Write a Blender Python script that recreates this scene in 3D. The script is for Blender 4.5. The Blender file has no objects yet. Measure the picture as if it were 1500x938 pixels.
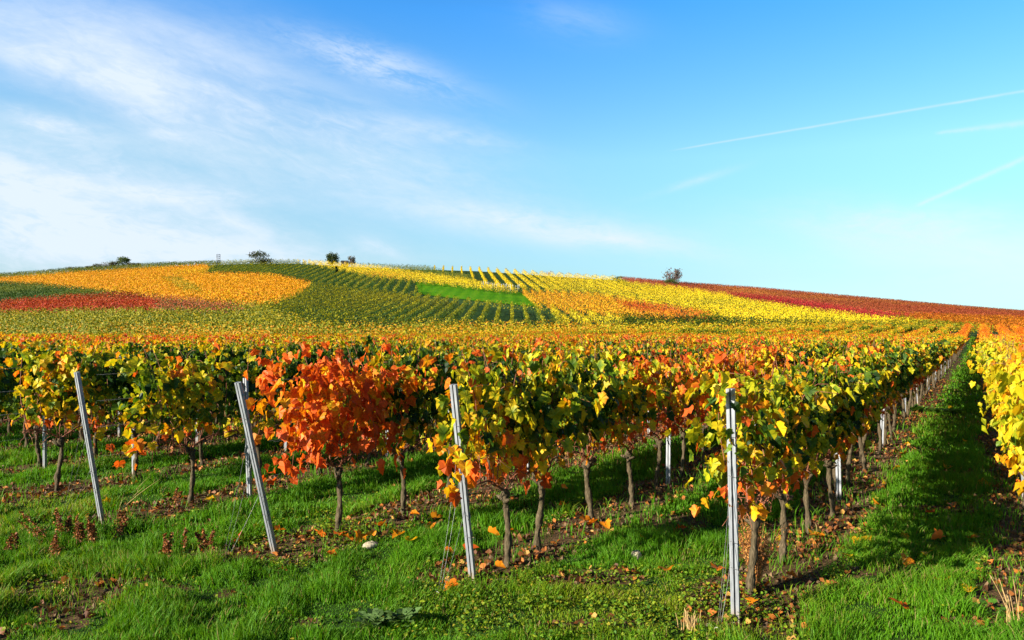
import bpy, math, random
import numpy as np
from mathutils import Vector, Matrix

# ------------------------------------------------------------------ camera, sky, sun
C = bpy.context.scene
COL = C.collection
F, HZ, CAMH = 1100.0, 485.0, 2.2          # focal length in photo pixels, horizon row, eye height
cam = bpy.data.cameras.new('camera')
cam.sensor_width = 36.0
cam.lens = 36.0 * F / 1500.0
cam.shift_y = 16.0 / 1500.0
cam.clip_start, cam.clip_end = 0.05, 6000.0
camo = bpy.data.objects.new('camera', cam)
camo.location = (0, 0, CAMH)
camo.rotation_euler = (math.radians(90), 0, 0)
COL.objects.link(camo)
C.camera = camo

SUN_EL = math.radians(21.0)
SHX, SHY = 0.85, 0.527                     # the way shadows fall, seen from above
_l = math.hypot(SHX, SHY); SHX /= _l; SHY /= _l

W = bpy.data.worlds.new('World')
C.world = W
W.use_nodes = True
wn, wl = W.node_tree.nodes, W.node_tree.links
wn.clear()


class NB:
    """little helper for node maths"""
    def __init__(s, nodes, links):
        s.n, s.l = nodes, links

    def put(s, sock, v):
        if hasattr(v, 'is_output'):
            s.l.new(v, sock)
        else:
            sock.default_value = v

    def m(s, op, a, b=0.0, c=None, clamp=False):
        nd = s.n.new('ShaderNodeMath'); nd.operation = op; nd.use_clamp = clamp
        s.put(nd.inputs[0], a); s.put(nd.inputs[1], b)
        if c is not None:
            s.put(nd.inputs[2], c)
        return nd.outputs[0]

    def xyz(s, x, y, z=0.0):
        nd = s.n.new('ShaderNodeCombineXYZ')
        for i, v in enumerate((x, y, z)):
            s.put(nd.inputs[i], v)
        return nd.outputs[0]

    def sep(s, v):
        nd = s.n.new('ShaderNodeSeparateXYZ'); s.l.new(v, nd.inputs[0])
        return nd.outputs

    def noise(s, vec, scale, detail=4.0, rough=0.55, dist=0.0, dim='3D'):
        nd = s.n.new('ShaderNodeTexNoise'); nd.noise_dimensions = dim
        if vec is not None:
            s.l.new(vec, nd.inputs['Vector'])
        nd.inputs['Scale'].default_value = scale
        nd.inputs['Detail'].default_value = detail
        nd.inputs['Roughness'].default_value = rough
        nd.inputs['Distortion'].default_value = dist
        return nd.outputs['Fac']

    def ramp(s, fac, stops, interp='LINEAR'):
        nd = s.n.new('ShaderNodeValToRGB'); cr = nd.color_ramp; cr.interpolation = interp
        while len(cr.elements) < len(stops):
            cr.elements.new(0.5)
        for e, (p, c) in zip(cr.elements, stops):
            e.position = p
            e.color = (c[0], c[1], c[2], 1.0) if hasattr(c, '__len__') else (c, c, c, 1.0)
        s.put(nd.inputs[0], fac)
        return nd.outputs[0]

    def mix(s, fac, a, b, mode='MIX'):
        nd = s.n.new('ShaderNodeMix'); nd.data_type = 'RGBA'; nd.blend_type = mode
        s.put(nd.inputs[0], fac)
        for i, v in ((6, a), (7, b)):
            if hasattr(v, 'is_output'):
                s.l.new(v, nd.inputs[i])
            else:
                nd.inputs[i].default_value = (v[0], v[1], v[2], 1.0)
        return nd.outputs[2]

    def sstep(s, x, a, b):
        nd = s.n.new('ShaderNodeMapRange'); nd.interpolation_type = 'SMOOTHSTEP'
        s.put(nd.inputs[0], x); nd.inputs[1].default_value = a; nd.inputs[2].default_value = b
        return nd.outputs[0]


def build_world():
    b = NB(wn, wl)
    sky = wn.new('ShaderNodeTexSky'); sky.sky_type = 'NISHITA'; sky.sun_disc = False
    sky.sun_elevation = SUN_EL
    sky.sun_rotation = math.atan2(-SHX, -SHY)
    sky.air_density, sky.dust_density, sky.ozone_density = 1.0, 0.6, 2.0
    tc = wn.new('ShaderNodeTexCoord')
    x, y, z = b.sep(tc.outputs['Generated'])
    # grade: the sky of the photograph is a strong cyan blue that pales towards the land
    tint = b.ramp(z, SKY_TINT)
    base = b.mix(1.0, sky.outputs[0], tint, 'MULTIPLY')
    # cirrus: soft drawn-out veils, laid out by compass direction and height
    ys = b.m('MAXIMUM', y, 0.05)
    u, v = b.m('DIVIDE', x, ys), b.m('DIVIDE', z, ys)
    front = b.sstep(y, 0.05, 0.3)
    tot = None
    for (px, py, ang, hl, hw, amt, sc, det) in CIRRUS:
        cu, cv = (px - 750) / F, (HZ - py) / F
        a = math.radians(-ang)
        du, dv = b.m('SUBTRACT', u, cu), b.m('SUBTRACT', v, cv)
        s_ = b.m('ADD', b.m('MULTIPLY', du, math.cos(a)), b.m('MULTIPLY', dv, math.sin(a)))
        t_ = b.m('SUBTRACT', b.m('MULTIPLY', dv, math.cos(a)), b.m('MULTIPLY', du, math.sin(a)))
        vec = b.xyz(b.m('MULTIPLY', s_, 0.28), t_, px * 0.013)
        wob = b.noise(vec, 9.0, 3.0, 0.5)
        t2 = b.m('ADD', t_, b.m('MULTIPLY', b.m('SUBTRACT', wob, 0.5), 1.3 * hw / F))
        e = b.m('ADD', b.m('POWER', b.m('ABSOLUTE', b.m('DIVIDE', s_, hl / F)), 2.0),
                b.m('POWER', b.m('ABSOLUTE', b.m('DIVIDE', t2, hw / F)), 2.0))
        g = b.m('POWER', 2.718, b.m('MULTIPLY', e, -1.0))
        tex = b.noise(vec, sc, 7.0, 0.62, 0.6)
        fine = b.noise(b.xyz(b.m('MULTIPLY', s_, 0.35), t_, px * 0.02), sc * 4.5, 5.0, 0.65, 1.0)
        tex = b.m('ADD', b.m('MULTIPLY', tex, 0.68), b.m('MULTIPLY', fine, 0.32))
        tex = b.m('ADD', b.m('MULTIPLY', b.sstep(tex, 0.36, 0.64), det), 1.0 - det)
        c = b.m('MULTIPLY', b.m('MULTIPLY', g, tex), amt)
        tot = c if tot is None else b.m('ADD', tot, c)
    # vapour trails
    for (x0, y0, x1, y1, w0, w1, amt) in TRAILS:
        ua, va, ub, vb = (x0 - 750) / F, (HZ - y0) / F, (x1 - 750) / F, (HZ - y1) / F
        L = math.hypot(ub - ua, vb - va); cx, sx = (ub - ua) / L, (vb - va) / L
        du, dv = b.m('SUBTRACT', u, ua), b.m('SUBTRACT', v, va)
        s_ = b.m('DIVIDE', b.m('ADD', b.m('MULTIPLY', du, cx), b.m('MULTIPLY', dv, sx)), L)
        t_ = b.m('SUBTRACT', b.m('MULTIPLY', dv, cx), b.m('MULTIPLY', du, sx))
        nz = b.noise(b.xyz(s_, t_, 3.0), 9.0, 4.0)
        t_ = b.m('ADD', t_, b.m('MULTIPLY', b.m('SUBTRACT', nz, 0.5), w1 * 0.8 / F))
        w = b.m('ADD', b.m('MULTIPLY', s_, (w1 - w0) / F), w0 / F)
        g = b.m('POWER', 2.718, b.m('MULTIPLY', b.m('POWER', b.m('ABSOLUTE', b.m('DIVIDE', t_, w)), 2.0), -1.0))
        g = b.m('MULTIPLY', g, b.m('MULTIPLY', b.sstep(s_, 0.0, 0.12), b.m('ADD', 0.3, nz)))
        tot = b.m('ADD', tot, b.m('MULTIPLY', g, amt))
    fac = b.m('MULTIPLY', b.m('MINIMUM', tot, 0.93), front)
    fin = b.mix(fac, base, CLOUD_COL)
    bg = wn.new('ShaderNodeBackground'); bg.inputs[1].default_value = SKY_STRENGTH
    wl.new(fin, bg.inputs[0])
    out = wn.new('ShaderNodeOutputWorld'); wl.new(bg.outputs[0], out.inputs[0])


SKY_STRENGTH = 0.0607
SKY_TINT = [(0.0, (0.56, 0.86, 1.20)), (0.068, (0.58, 0.79, 0.92)), (0.22, (0.80, 1.16, 1.16)), (0.393, (0.36, 1.08, 1.64)), (0.50, (0.20, 0.62, 1.05)), (0.65, (0.09, 0.28, 0.50)), (1.0, (0.05, 0.16, 0.30))]  # upper stops, above the view, darkened to cut blue fill light on leaves
CLOUD_COL = (4.5, 5.05, 5.7)
CIRRUS = [  # photo x, y of the middle, slope down to the right (deg), half length, half width, amount, texture scale, texture share
    (360, 165, 18, 330, 85, 0.72, 11, 0.7), (70, 55, 14, 240, 75, 0.62, 9, 0.5), (300, 60, 18, 160, 50, 0.28, 12, 0.6), (150, 130, 20, 190, 40, 0.35, 14, 0.7),
    (545, 95, 17, 130, 24, 0.62, 30, 0.9), (60, 180, 14, 95, 17, 0.85, 15, 0.7), (40, 250, 8, 280, 70, 0.62, 12, 0.7),
    (250, 198, 12, 40, 10, 0.5, 20, 0.8), (60, 335, 9, 380, 90, 1.05, 12, 0.62),
    (270, 282, 4, 130, 16, 0.5, 18, 0.8), (300, 372, 3, 280, 26, 0.7, 14, 0.7), (560, 255, 12, 260, 60, 0.3, 14, 0.75), (340, 325, 22, 80, 14, 0.4, 20, 0.8),
    (800, 330, 8, 230, 28, 0.75, 14, 0.75), (1330, 325, 2, 190, 32, 0.75, 13, 0.7), (1450, 370, 3, 280, 36, 0.6, 10, 0.5),
    (555, 362, 22, 40, 12, 0.5, 16, 0.8), (650, 195, 8, 110, 18, 0.45, 15, 0.8), (900, 355, 4, 120, 12, 0.4, 18, 0.7),
    (1010, 268, -18, 60, 6, 0.4, 18, 0.8), (1430, 410, 0, 260, 30, 0.35, 9, 0.5), (840, 30, 10, 80, 30, 0.2, 14, 0.8)]
TRAILS = [(970, 223, 1510, 132, 1.2, 2.0, 0.46), (1365, 196, 1510, 179, 2.2, 5.0, 0.40), (1335, 305, 1510, 228, 2.6, 4.0, 0.48)]
build_world()

sl = bpy.data.lights.new('sun', 'SUN')
sl.energy = 5.0
sl.angle = math.radians(0.5)
sl.color = (1.0, 0.93, 0.80)
so = bpy.data.objects.new('sun', sl)
so.rotation_euler = Vector((SHX * math.cos(SUN_EL), SHY * math.cos(SUN_EL), -math.sin(SUN_EL))).to_track_quat('-Z', 'Y').to_euler()
so.location = (-30, -20, 40)
COL.objects.link(so)

C.view_settings.view_transform = 'Standard'
C.view_settings.look = 'None'
C.view_settings.gamma = 1.0
C.view_settings.exposure = 1.62
C.view_settings.use_curve_mapping = False
C.render.engine = 'CYCLES'
C.cycles.max_bounces = 5
C.cycles.diffuse_bounces = 3
C.cycles.transmission_bounces = 3
C.cycles.glossy_bounces = 2
C.cycles.caustics_reflective = False
C.cycles.caustics_refractive = False

# ------------------------------------------------------------------ helpers
rng = np.random.default_rng(11)
random.seed(11)


def hash2(ix, iy, seed):
    n = (ix.astype(np.int64) * 374761393 + iy.astype(np.int64) * 668265263 + seed * 2147483647) & 0xffffffff
    n = ((n ^ (n >> 13)) * 1274126177) & 0xffffffff
    return ((n ^ (n >> 16)) & 0xffff) / 65535.0


def vnoise(x, y, seed=0):
    x = np.asarray(x, float); y = np.asarray(y, float)
    ix, iy = np.floor(x), np.floor(y)
    fx, fy = x - ix, y - iy
    fx = fx * fx * (3 - 2 * fx); fy = fy * fy * (3 - 2 * fy)
    a, b = hash2(ix, iy, seed), hash2(ix + 1, iy, seed)
    c, d = hash2(ix, iy + 1, seed), hash2(ix + 1, iy + 1, seed)
    return (a * (1 - fx) + b * fx) * (1 - fy) + (c * (1 - fx) + d * fx) * fy


def fbm(x, y, seed=0, octv=3):
    r, amp, tot = 0.0, 1.0, 0.0
    for o in range(octv):
        r = r + amp * vnoise(np.asarray(x) * 2 ** o, np.asarray(y) * 2 ** o, seed + o * 7)
        tot += amp; amp *= 0.5
    return r / tot


def mesh_np(name, V, faces, mats, attrs=None, smooth=True):
    """faces: (m,k) integer array; attrs: name -> (n,) or (n,4) per vertex"""
    me = bpy.data.meshes.new(name)
    V = np.ascontiguousarray(V, dtype=np.float32); faces = np.ascontiguousarray(faces, dtype=np.int32)
    m, k = faces.shape
    me.vertices.add(len(V)); me.vertices.foreach_set('co', V.ravel())
    me.loops.add(m * k); me.loops.foreach_set('vertex_index', faces.ravel())
    me.polygons.add(m)
    me.polygons.foreach_set('loop_start', np.arange(0, m * k, k, dtype=np.int32))
    me.polygons.foreach_set('loop_total', np.full(m, k, dtype=np.int32))
    me.polygons.foreach_set('use_smooth', np.full(m, smooth, dtype=bool))
    me.update(calc_edges=True)
    for an, av in (attrs or {}).items():
        av = np.asarray(av, dtype=np.float32)
        if av.ndim == 1:
            at = me.attributes.new(an, 'FLOAT', 'POINT'); at.data.foreach_set('value', av)
        else:
            at = me.attributes.new(an, 'FLOAT_COLOR', 'POINT')
            if av.shape[1] == 3:
                av = np.concatenate([av, np.ones((len(av), 1), np.float32)], 1)
            at.data.foreach_set('color', np.ascontiguousarray(av).ravel())
    for mt in (mats if isinstance(mats, (list, tuple)) else [mats]):
        me.materials.append(mt)
    return me


def link(name, data, parent=None, loc=(0, 0, 0), rot=(0, 0, 0), scale=(1, 1, 1)):
    o = bpy.data.objects.new(name, data)
    o.location, o.rotation_euler, o.scale = loc, rot, scale
    if parent is not None:
        o.parent = parent
    COL.objects.link(o)
    return o


def tag(o, label=None, cat=None, group=None, kind=None):
    for k, v in (('label', label), ('category', cat), ('group', group), ('kind', kind)):
        if v:
            o[k] = v
    return o


def tube(path, rad, sides=6, cap=True, wob=None):
    """tube along a polyline -> verts, quads"""
    P = np.asarray(path, float); n = len(P)
    R = np.full(n, rad) if np.isscalar(rad) else np.asarray(rad, float)
    T = np.gradient(P, axis=0); T /= np.linalg.norm(T, axis=1)[:, None] + 1e-9
    ref = np.array([0.31, 0.95, 0.05]) if abs(T[0][2]) > 0.8 else np.array([0, 0, 1.0])
    A = np.cross(T, ref); A /= np.linalg.norm(A, axis=1)[:, None] + 1e-9
    B = np.cross(T, A)
    th = np.linspace(0, 2 * math.pi, sides, endpoint=False)
    rr = R[:, None] * (np.ones((n, sides)) if wob is None else wob)
    V = P[:, None, :] + rr[..., None] * (np.cos(th)[None, :, None] * A[:, None, :] + np.sin(th)[None, :, None] * B[:, None, :])
    V = V.reshape(-1, 3)
    i, j = np.meshgrid(np.arange(n - 1), np.arange(sides), indexing='ij')
    j2 = (j + 1) % sides
    Q = np.stack([i * sides + j, i * sides + j2, (i + 1) * sides + j2, (i + 1) * sides + j], -1).reshape(-1, 4)
    if cap:
        c0, c1 = len(V), len(V) + 1
        V = np.concatenate([V, P[:1], P[-1:]])
        jj = np.arange(sides); k2 = (jj + 1) % sides
        e0 = np.stack([jj * 0 + c0, k2, jj, jj * 0 + c0], -1)[:, [0, 1, 2, 2]]
        base = (n - 1) * sides
        e1 = np.stack([jj * 0 + c1, base + jj, base + k2], -1)[:, [0, 1, 2, 2]]
        Q = [Q]
        return V, Q[0], np.concatenate([e0[:, :3], e1[:, :3]])
    return V, Q, np.zeros((0, 3), int)


class Acc:
    """collects tubes, leaves and so on into one triangle mesh"""
    def __init__(s):
        s.V, s.T, s.A, s.n = [], [], [], 0

    def add(s, V, tris, a=None):
        s.V.append(np.asarray(V, float)); s.T.append(np.asarray(tris, int) + s.n)
        s.A.append(np.zeros(len(V)) if a is None else np.asarray(a, float)); s.n += len(V)

    def tube(s, path, rad, sides=5, wob=None, a=None):
        V, Q, E = tube(path, rad, sides, True, wob)
        t = np.concatenate([Q[:, [0, 1, 2]], Q[:, [0, 2, 3]], E])
        s.add(V, t, None if a is None else np.full(len(V), a))

    def box(s, c, sz):
        c = np.asarray(c, float); h = np.asarray(sz, float) / 2
        V = c + h * np.array([[x, y, z] for x in (-1, 1) for y in (-1, 1) for z in (-1, 1)])
        q = np.array([[0, 1, 3, 2], [4, 6, 7, 5], [0, 4, 5, 1], [2, 3, 7, 6], [0, 2, 6, 4], [1, 5, 7, 3]])
        s.add(V, np.concatenate([q[:, [0, 1, 2]], q[:, [0, 2, 3]]]))

    def mesh(s, name, mat, attr=None, smooth=True):
        at = {attr: np.concatenate(s.A)} if attr else None
        return mesh_np(name, np.concatenate(s.V), np.concatenate(s.T), mat, at, smooth)


# ------------------------------------------------------------------ materials
def new_mat(name):
    m = bpy.data.materials.new(name); m.use_nodes = True
    n, l = m.node_tree.nodes, m.node_tree.links
    n.clear()
    out = n.new('ShaderNodeOutputMaterial')
    return m, NB(n, l), out


def attr(b, name, kind='Fac'):
    nd = b.n.new('ShaderNodeAttribute'); nd.attribute_name = name
    return nd.outputs[kind]


def pbsdf(b, col, rough, metal=0.0, spec=0.5, normal=None, k=0.76):
    if hasattr(col, 'is_output') and k != 1.0:
        col = b.mix(1.0, col, (k, k, k), 'MULTIPLY')
    p = b.n.new('ShaderNodeBsdfPrincipled')
    b.put(p.inputs['Base Color'], col if hasattr(col, 'is_output') else (*col, 1.0))
    b.put(p.inputs['Roughness'], rough); b.put(p.inputs['Metallic'], metal)
    p.inputs['Specular IOR Level'].default_value = spec
    if normal is not None:
        b.l.new(normal, p.inputs['Normal'])
    return p


def bump(b, h, strength, dist=0.01):
    nd = b.n.new('ShaderNodeBump'); nd.inputs['Strength'].default_value = strength
    nd.inputs['Distance'].default_value = dist
    b.l.new(h, nd.inputs['Height'])
    return nd.outputs[0]


ALB = 0.80


def leafy(b, out, col, trans=0.42, rough=0.5, spec=0.25, tgain=(1.25, 1.15, 0.6)):
    col = b.mix(1.0, col, (ALB, ALB, ALB), 'MULTIPLY')
    p = pbsdf(b, col, rough, 0, spec, None, 1.0)
    t = b.n.new('ShaderNodeBsdfTranslucent')
    b.l.new(b.mix(1.0, col, tgain, 'MULTIPLY'), t.inputs[0])
    mx = b.n.new('ShaderNodeMixShader'); mx.inputs[0].default_value = trans
    b.l.new(p.outputs[0], mx.inputs[1]); b.l.new(t.outputs[0], mx.inputs[2])
    b.l.new(mx.outputs[0], out.inputs[0])


LEAF_RAMP = [(0.0, (0.016, 0.045, 0.004)), (0.16, (0.045, 0.105, 0.006)), (0.30, (0.15, 0.23, 0.008)),
             (0.42, (0.50, 0.47, 0.012)), (0.55, (0.84, 0.56, 0.010)), (0.68, (0.82, 0.29, 0.010)),
             (0.80, (0.74, 0.12, 0.014)), (0.91, (0.50, 0.035, 0.012)), (1.0, (0.20, 0.010, 0.010))]


def mat_vine_leaf():
    m, b, out = new_mat('vine_leaf')
    oi = b.n.new('ShaderNodeObjectInfo')
    sc = b.n.new('ShaderNodeSeparateColor'); b.l.new(oi.outputs['Color'], sc.inputs[0])
    lv, val = attr(b, 'lv'), attr(b, 'val')
    nz = b.noise(b.n.new('ShaderNodeTexCoord').outputs['Object'], 42.0, 4.0, 0.65)
    hue = b.m('ADD', b.m('MULTIPLY', lv, sc.outputs[1]), sc.outputs[0])
    hue = b.m('ADD', hue, b.m('MULTIPLY', b.m('SUBTRACT', nz, 0.5), 0.30), clamp=True)
    hue = b.m('MINIMUM', hue, sc.outputs[2])
    col = b.ramp(hue, LEAF_RAMP)
    col = b.mix(1.0, col, b.xyz(val, val, val), 'MULTIPLY')
    leafy(b, out, col, 0.42, 0.5, 0.2)
    return m


def mat_rgb_leaf(name, trans=0.35):
    m, b, out = new_mat(name)
    leafy(b, out, attr(b, 'col', 'Color'), trans, 0.6, 0.2)
    return m


def mat_bark():
    m, b, out = new_mat('bark')
    tc = b.n.new('ShaderNodeTexCoord').outputs['Object']
    x, y, z = b.sep(tc)
    v = b.xyz(x, y, b.m('MULTIPLY', z, 0.18))
    n1 = b.noise(v, 90.0, 4.0, 0.6)
    n2 = b.noise(tc, 12.0, 3.0)
    col = b.ramp(n1, [(0.3, (0.018, 0.011, 0.007)), (0.52, (0.075, 0.050, 0.030)), (0.75, (0.20, 0.145, 0.09))])
    col = b.mix(b.m('MULTIPLY', n2, 0.35), col, (0.16, 0.14, 0.06))
    p = pbsdf(b, col, 0.9, 0, 0.15, bump(b, n1, 0.9, 0.012))
    b.l.new(p.outputs[0], out.inputs[0])
    return m


def mat_plain(name, c0, c1, scale, rough, metal=0.0, bmp=0.0, spec=0.4):
    m, b, out = new_mat(name)
    tc = b.n.new('ShaderNodeTexCoord').outputs['Object']
    n1 = b.noise(tc, scale, 5.0, 0.6)
    col = b.ramp(n1, [(0.32, c0), (0.68, c1)])
    p = pbsdf(b, col, rough, metal, spec, bump(b, n1, bmp, 0.01) if bmp else None)
    b.l.new(p.outputs[0], out.inputs[0])
    return m


def mat_steel():
    m, b, out = new_mat('galvanised_steel')
    tc = b.n.new('ShaderNodeTexCoord').outputs['Object']
    x, y, z = b.sep(tc)
    n1 = b.noise(b.xyz(x, y, b.m('MULTIPLY', z, 0.12)), 60.0, 4.0, 0.6)
    n2 = b.noise(tc, 9.0, 4.0, 0.6)
    col = b.ramp(n1, [(0.3, (0.20, 0.21, 0.225)), (0.7, (0.38, 0.39, 0.41))])
    col = b.mix(b.m('MULTIPLY', b.sstep(n2, 0.55, 0.75), 0.35), col, (0.16, 0.14, 0.11))
    dirt = b.m('MULTIPLY', b.sstep(b.m('ADD', z, b.m('MULTIPLY', n2, 0.16)), 0.24, 0.06), 0.75)   # splashed earth at the foot
    col = b.mix(dirt, col, (0.30, 0.19, 0.08))
    p = pbsdf(b, col, b.m('ADD', 0.38, b.m('MULTIPLY', n2, 0.3)), b.m('MULTIPLY', b.m('SUBTRACT', 1.0, dirt), 0.45), 0.5, bump(b, n2, 0.15, 0.004))
    b.l.new(p.outputs[0], out.inputs[0])
    return m


def mat_ground():
    m, b, out = new_mat('ground')
    pos = b.n.new('ShaderNodeNewGeometry').outputs['Position']
    soil = attr(b, 'soil')
    n1, n2 = b.noise(pos, 0.9, 5.0, 0.6), b.noise(pos, 16.0, 6.0, 0.65)
    n3 = b.noise(pos, 60.0, 4.0, 0.7)
    grass = b.ramp(n2, [(0.3, (0.012, 0.032, 0.004)), (0.55, (0.03, 0.075, 0.008)), (0.75, (0.06, 0.10, 0.016))])
    grass = b.mix(b.sstep(n1, 0.58, 0.78), grass, (0.09, 0.085, 0.02))
    earth = b.ramp(n2, [(0.3, (0.045, 0.026, 0.012)), (0.55, (0.12, 0.070, 0.030)), (0.8, (0.24, 0.15, 0.07))])
    f = b.sstep(b.m('ADD', soil, b.m('MULTIPLY', b.m('SUBTRACT', n2, 0.5), 0.5)), 0.35, 0.65)
    col = b.mix(f, grass, earth)
    p = pbsdf(b, col, 0.95, 0, 0.1, bump(b, b.m('ADD', n2, b.m('MULTIPLY', n3, 0.4)), 0.8, 0.05))
    b.l.new(p.outputs[0], out.inputs[0])
    return m


def mat_meadow():
    m, b, out = new_mat('meadow_grass')
    pos = b.n.new('ShaderNodeNewGeometry').outputs['Position']
    n1, n2 = b.noise(pos, 0.12, 4.0, 0.6), b.noise(pos, 2.2, 5.0, 0.7)
    x, y, z = b.sep(pos)
    st = b.m('SINE', b.m('ADD', b.m('MULTIPLY', x, 2.2), b.m('MULTIPLY', n1, 5.0)))
    f = b.m('ADD', b.m('MULTIPLY', n1, 0.5), b.m('ADD', b.m('MULTIPLY', n2, 0.5), b.m('MULTIPLY', st, 0.06)))
    col = b.ramp(f, [(0.32, (0.035, 0.13, 0.003)), (0.5, (0.065, 0.21, 0.004)), (0.68, (0.13, 0.26, 0.008))])
    p = pbsdf(b, col, 1.0, 0, 0.02, bump(b, n2, 1.0, 0.2))
    b.l.new(p.outputs[0], out.inputs[0])
    return m


M_LEAF = mat_vine_leaf()
M_RGB = mat_rgb_leaf('foliage_tint')
M_GRASS = mat_rgb_leaf('grass_blade', 0.42)
M_LITTER = mat_rgb_leaf('dry_leaf', 0.15)
M_BARK = mat_bark()
M_CANE = mat_plain('cane_wood', (0.14, 0.035, 0.016), (0.36, 0.13, 0.055), 30.0, 0.7)
M_STEEL = mat_steel()
M_WIRE = mat_plain('wire', (0.10, 0.10, 0.095), (0.22, 0.22, 0.21), 30.0, 0.45, 0.7)
M_GROUND = mat_ground()
M_MEADOW = mat_meadow()
M_STONE = mat_plain('limestone', (0.30, 0.24, 0.14), (0.55, 0.47, 0.32), 14.0, 0.9, 0, 0.6)
M_DRY = mat_plain('dry_stem', (0.13, 0.052, 0.018), (0.28, 0.13, 0.04), 40.0, 0.9)
M_STRAW = mat_plain('straw', (0.38, 0.22, 0.07), (0.60, 0.40, 0.16), 40.0, 0.8)
M_SOIL = mat_plain('soil_clod', (0.06, 0.035, 0.016), (0.20, 0.12, 0.055), 20.0, 0.95, 0, 0.5)
M_DARKWOOD = mat_plain('dark_timber', (0.03, 0.025, 0.02), (0.07, 0.06, 0.05), 3.0, 0.9)
M_PALE = mat_plain('pale_post', (0.50, 0.49, 0.46), (0.70, 0.69, 0.66), 5.0, 0.7)

# ------------------------------------------------------------------ terrain
CREST = np.array([(-400, 430), (-200, 416), (0, 401), (60, 397), (100, 393), (180, 388), (240, 385), (300, 383), (340, 382), (380, 381), (430, 381), (480, 383),
                  (520, 386), (600, 389), (700, 392), (760, 396), (850, 402), (900, 405), (920, 407), (1000, 414),
                  (1100, 421), (1200, 430), (1300, 439), (1400, 448), (1500, 456), (1700, 470), (2000, 478)], float)
ZA, ZC = 70.0, 280.0
D = np.array([0.5286, 0.8489])             # the way the near rows run
NR = np.array([0.8489, -0.5286])           # to the right of the rows


def H(x, y):
    x = np.asarray(x, float); y = np.asarray(y, float)
    px = 750 + F * x / np.maximum(y, 30.0)
    yc = np.interp(px, CREST[:, 0], CREST[:, 1]) + 5.5
    hc = CAMH + ZC * (HZ - yc) / F
    s = np.clip((y - ZA) / (ZC - ZA), 0, None)
    S = np.where(s <= 1, s ** 1.3, 1.0 - 0.5 * (s - 1))
    S = np.maximum(S, -0.2)
    h = hc * S
    h = h + np.where(y < 40, 1, 0) * (0.03 * (fbm(x * 1.3, y * 1.3, 3) - 0.55) + 0.02 * (fbm(x * 5, y * 5, 9) - 0.55))
    return h


def gpx(px, py):
    """photo pixel on the flat near ground -> x, y"""
    y = F * CAMH / (py - HZ)
    return (px - 750) / F * y, y


def hill(px, py, top=0.0):
    """photo pixel on the hill -> x, y"""
    Z = np.arange(60, ZC + 0.5, 0.5)
    X = (px - 750) / F * Z
    t = (H(X, Z) + top - CAMH) / Z
    want = (HZ - py) / F
    i = int(np.argmax(t >= want)) if (t >= want).any() else len(Z) - 1
    return X[i], Z[i]


# row lines of the near block: (sideways offset, first metre along the row)
P4 = np.array(gpx(1078, 912))


def pa(pt):
    q = np.asarray(pt) - P4
    return float(q @ NR), float(q @ D)


ROW_PX = {4: (1078, 912), 3: (693, 850), 2: (403, 810), 1: (150, 765)}
ROWS = {k: pa(gpx(*v)) for k, v in ROW_PX.items()}
p1, a1 = ROWS[1]
for j in range(1, 42):
    ROWS[1 - j] = (p1 - 2.2 * j, a1 - 0.27 * j)
p5 = 2.06
for j in range(0, 14):
    ROWS[5 + j] = (p5 + 2.2 * j, -0.3 if j else 1.2)


def row_pt(k, a, off=0.0):
    p, _ = ROWS[k]
    q = P4 + NR * (p + off) + D * a
    return float(q[0]), float(q[1])


def soil_mask(x, y):
    q = np.stack([np.asarray(x) - P4[0], np.asarray(y) - P4[1]], -1)
    p, a = q @ NR, q @ D
    s = np.zeros_like(p)
    wob = (fbm(np.asarray(x) * 1.7, np.asarray(y) * 1.7, 21) - 0.5)
    for k, (pk, ak) in ROWS.items():
        w = 0.56 + 0.5 * wob
        s = np.maximum(s, np.clip((w - np.abs(p - pk)) / 0.18, 0, 1) * np.clip((a - ak + 0.45) / 0.5, 0, 1))
    for (cx, cy, rx, ry) in ((140, 855, 0.50, 0.15), (215, 862, 0.34, 0.11), (330, 812, 0.38, 0.25), (280, 770, 0.5, 0.15), (1080, 914, 0.30, 0.22), (694, 853, 0.26, 0.22), (404, 812, 0.26, 0.2), (151, 767, 0.26, 0.22), (1490, 890, 0.35, 0.5), (860, 850, 0.5, 0.14)):
        gx, gy = gpx(cx, cy)
        e = ((x - gx) / rx) ** 2 + ((y - gy) / ry) ** 2
        s = np.maximum(s, np.clip(1.6 - e - 1.5 * wob, 0, 1))
    b_ = fbm(np.asarray(x) * 1.15 + 5, np.asarray(y) * 1.6, 191, 3)
    s = np.maximum(s, np.clip((b_ - 0.67) / 0.05, 0, 0.9))
    return s


def axis(a, b, c0, c1, fine, grow):
    """coordinates from a to b, step fine between c0 and c1, growing outwards"""
    mid = list(np.arange(c0, c1, fine)); up, st = [], fine
    v = c1
    while v < b:
        up.append(v); st *= grow; v += st
    up.append(b)
    dn, st, v = [], fine, c0 - fine
    while v > a:
        dn.append(v); st *= grow; v -= st
    dn.append(a)
    return np.array(dn[::-1] + mid + up)


def build_ground():
    xs = axis(-620, 620, -6.0, 6.0, 0.045, 1.025)
    ys = axis(-40, 520, 4.4, 11.0, 0.035, 1.022)
    gx, gy = np.meshgrid(xs, ys)
    gz = H(gx, gy)
    so_ = np.where(gy < 60, soil_mask(gx, gy), 0.25)
    nx, ny = len(xs), len(ys)
    i, j = np.meshgrid(np.arange(ny - 1), np.arange(nx - 1), indexing='ij')
    Q = np.stack([i * nx + j, i * nx + j + 1, (i + 1) * nx + j + 1, (i + 1) * nx + j], -1).reshape(-1, 4)
    me = mesh_np('ground', np.stack([gx, gy, gz], -1).reshape(-1, 3), Q, M_GROUND, {'soil': so_.ravel()})
    tag(link('ground', me), kind='structure')


build_ground()

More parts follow.
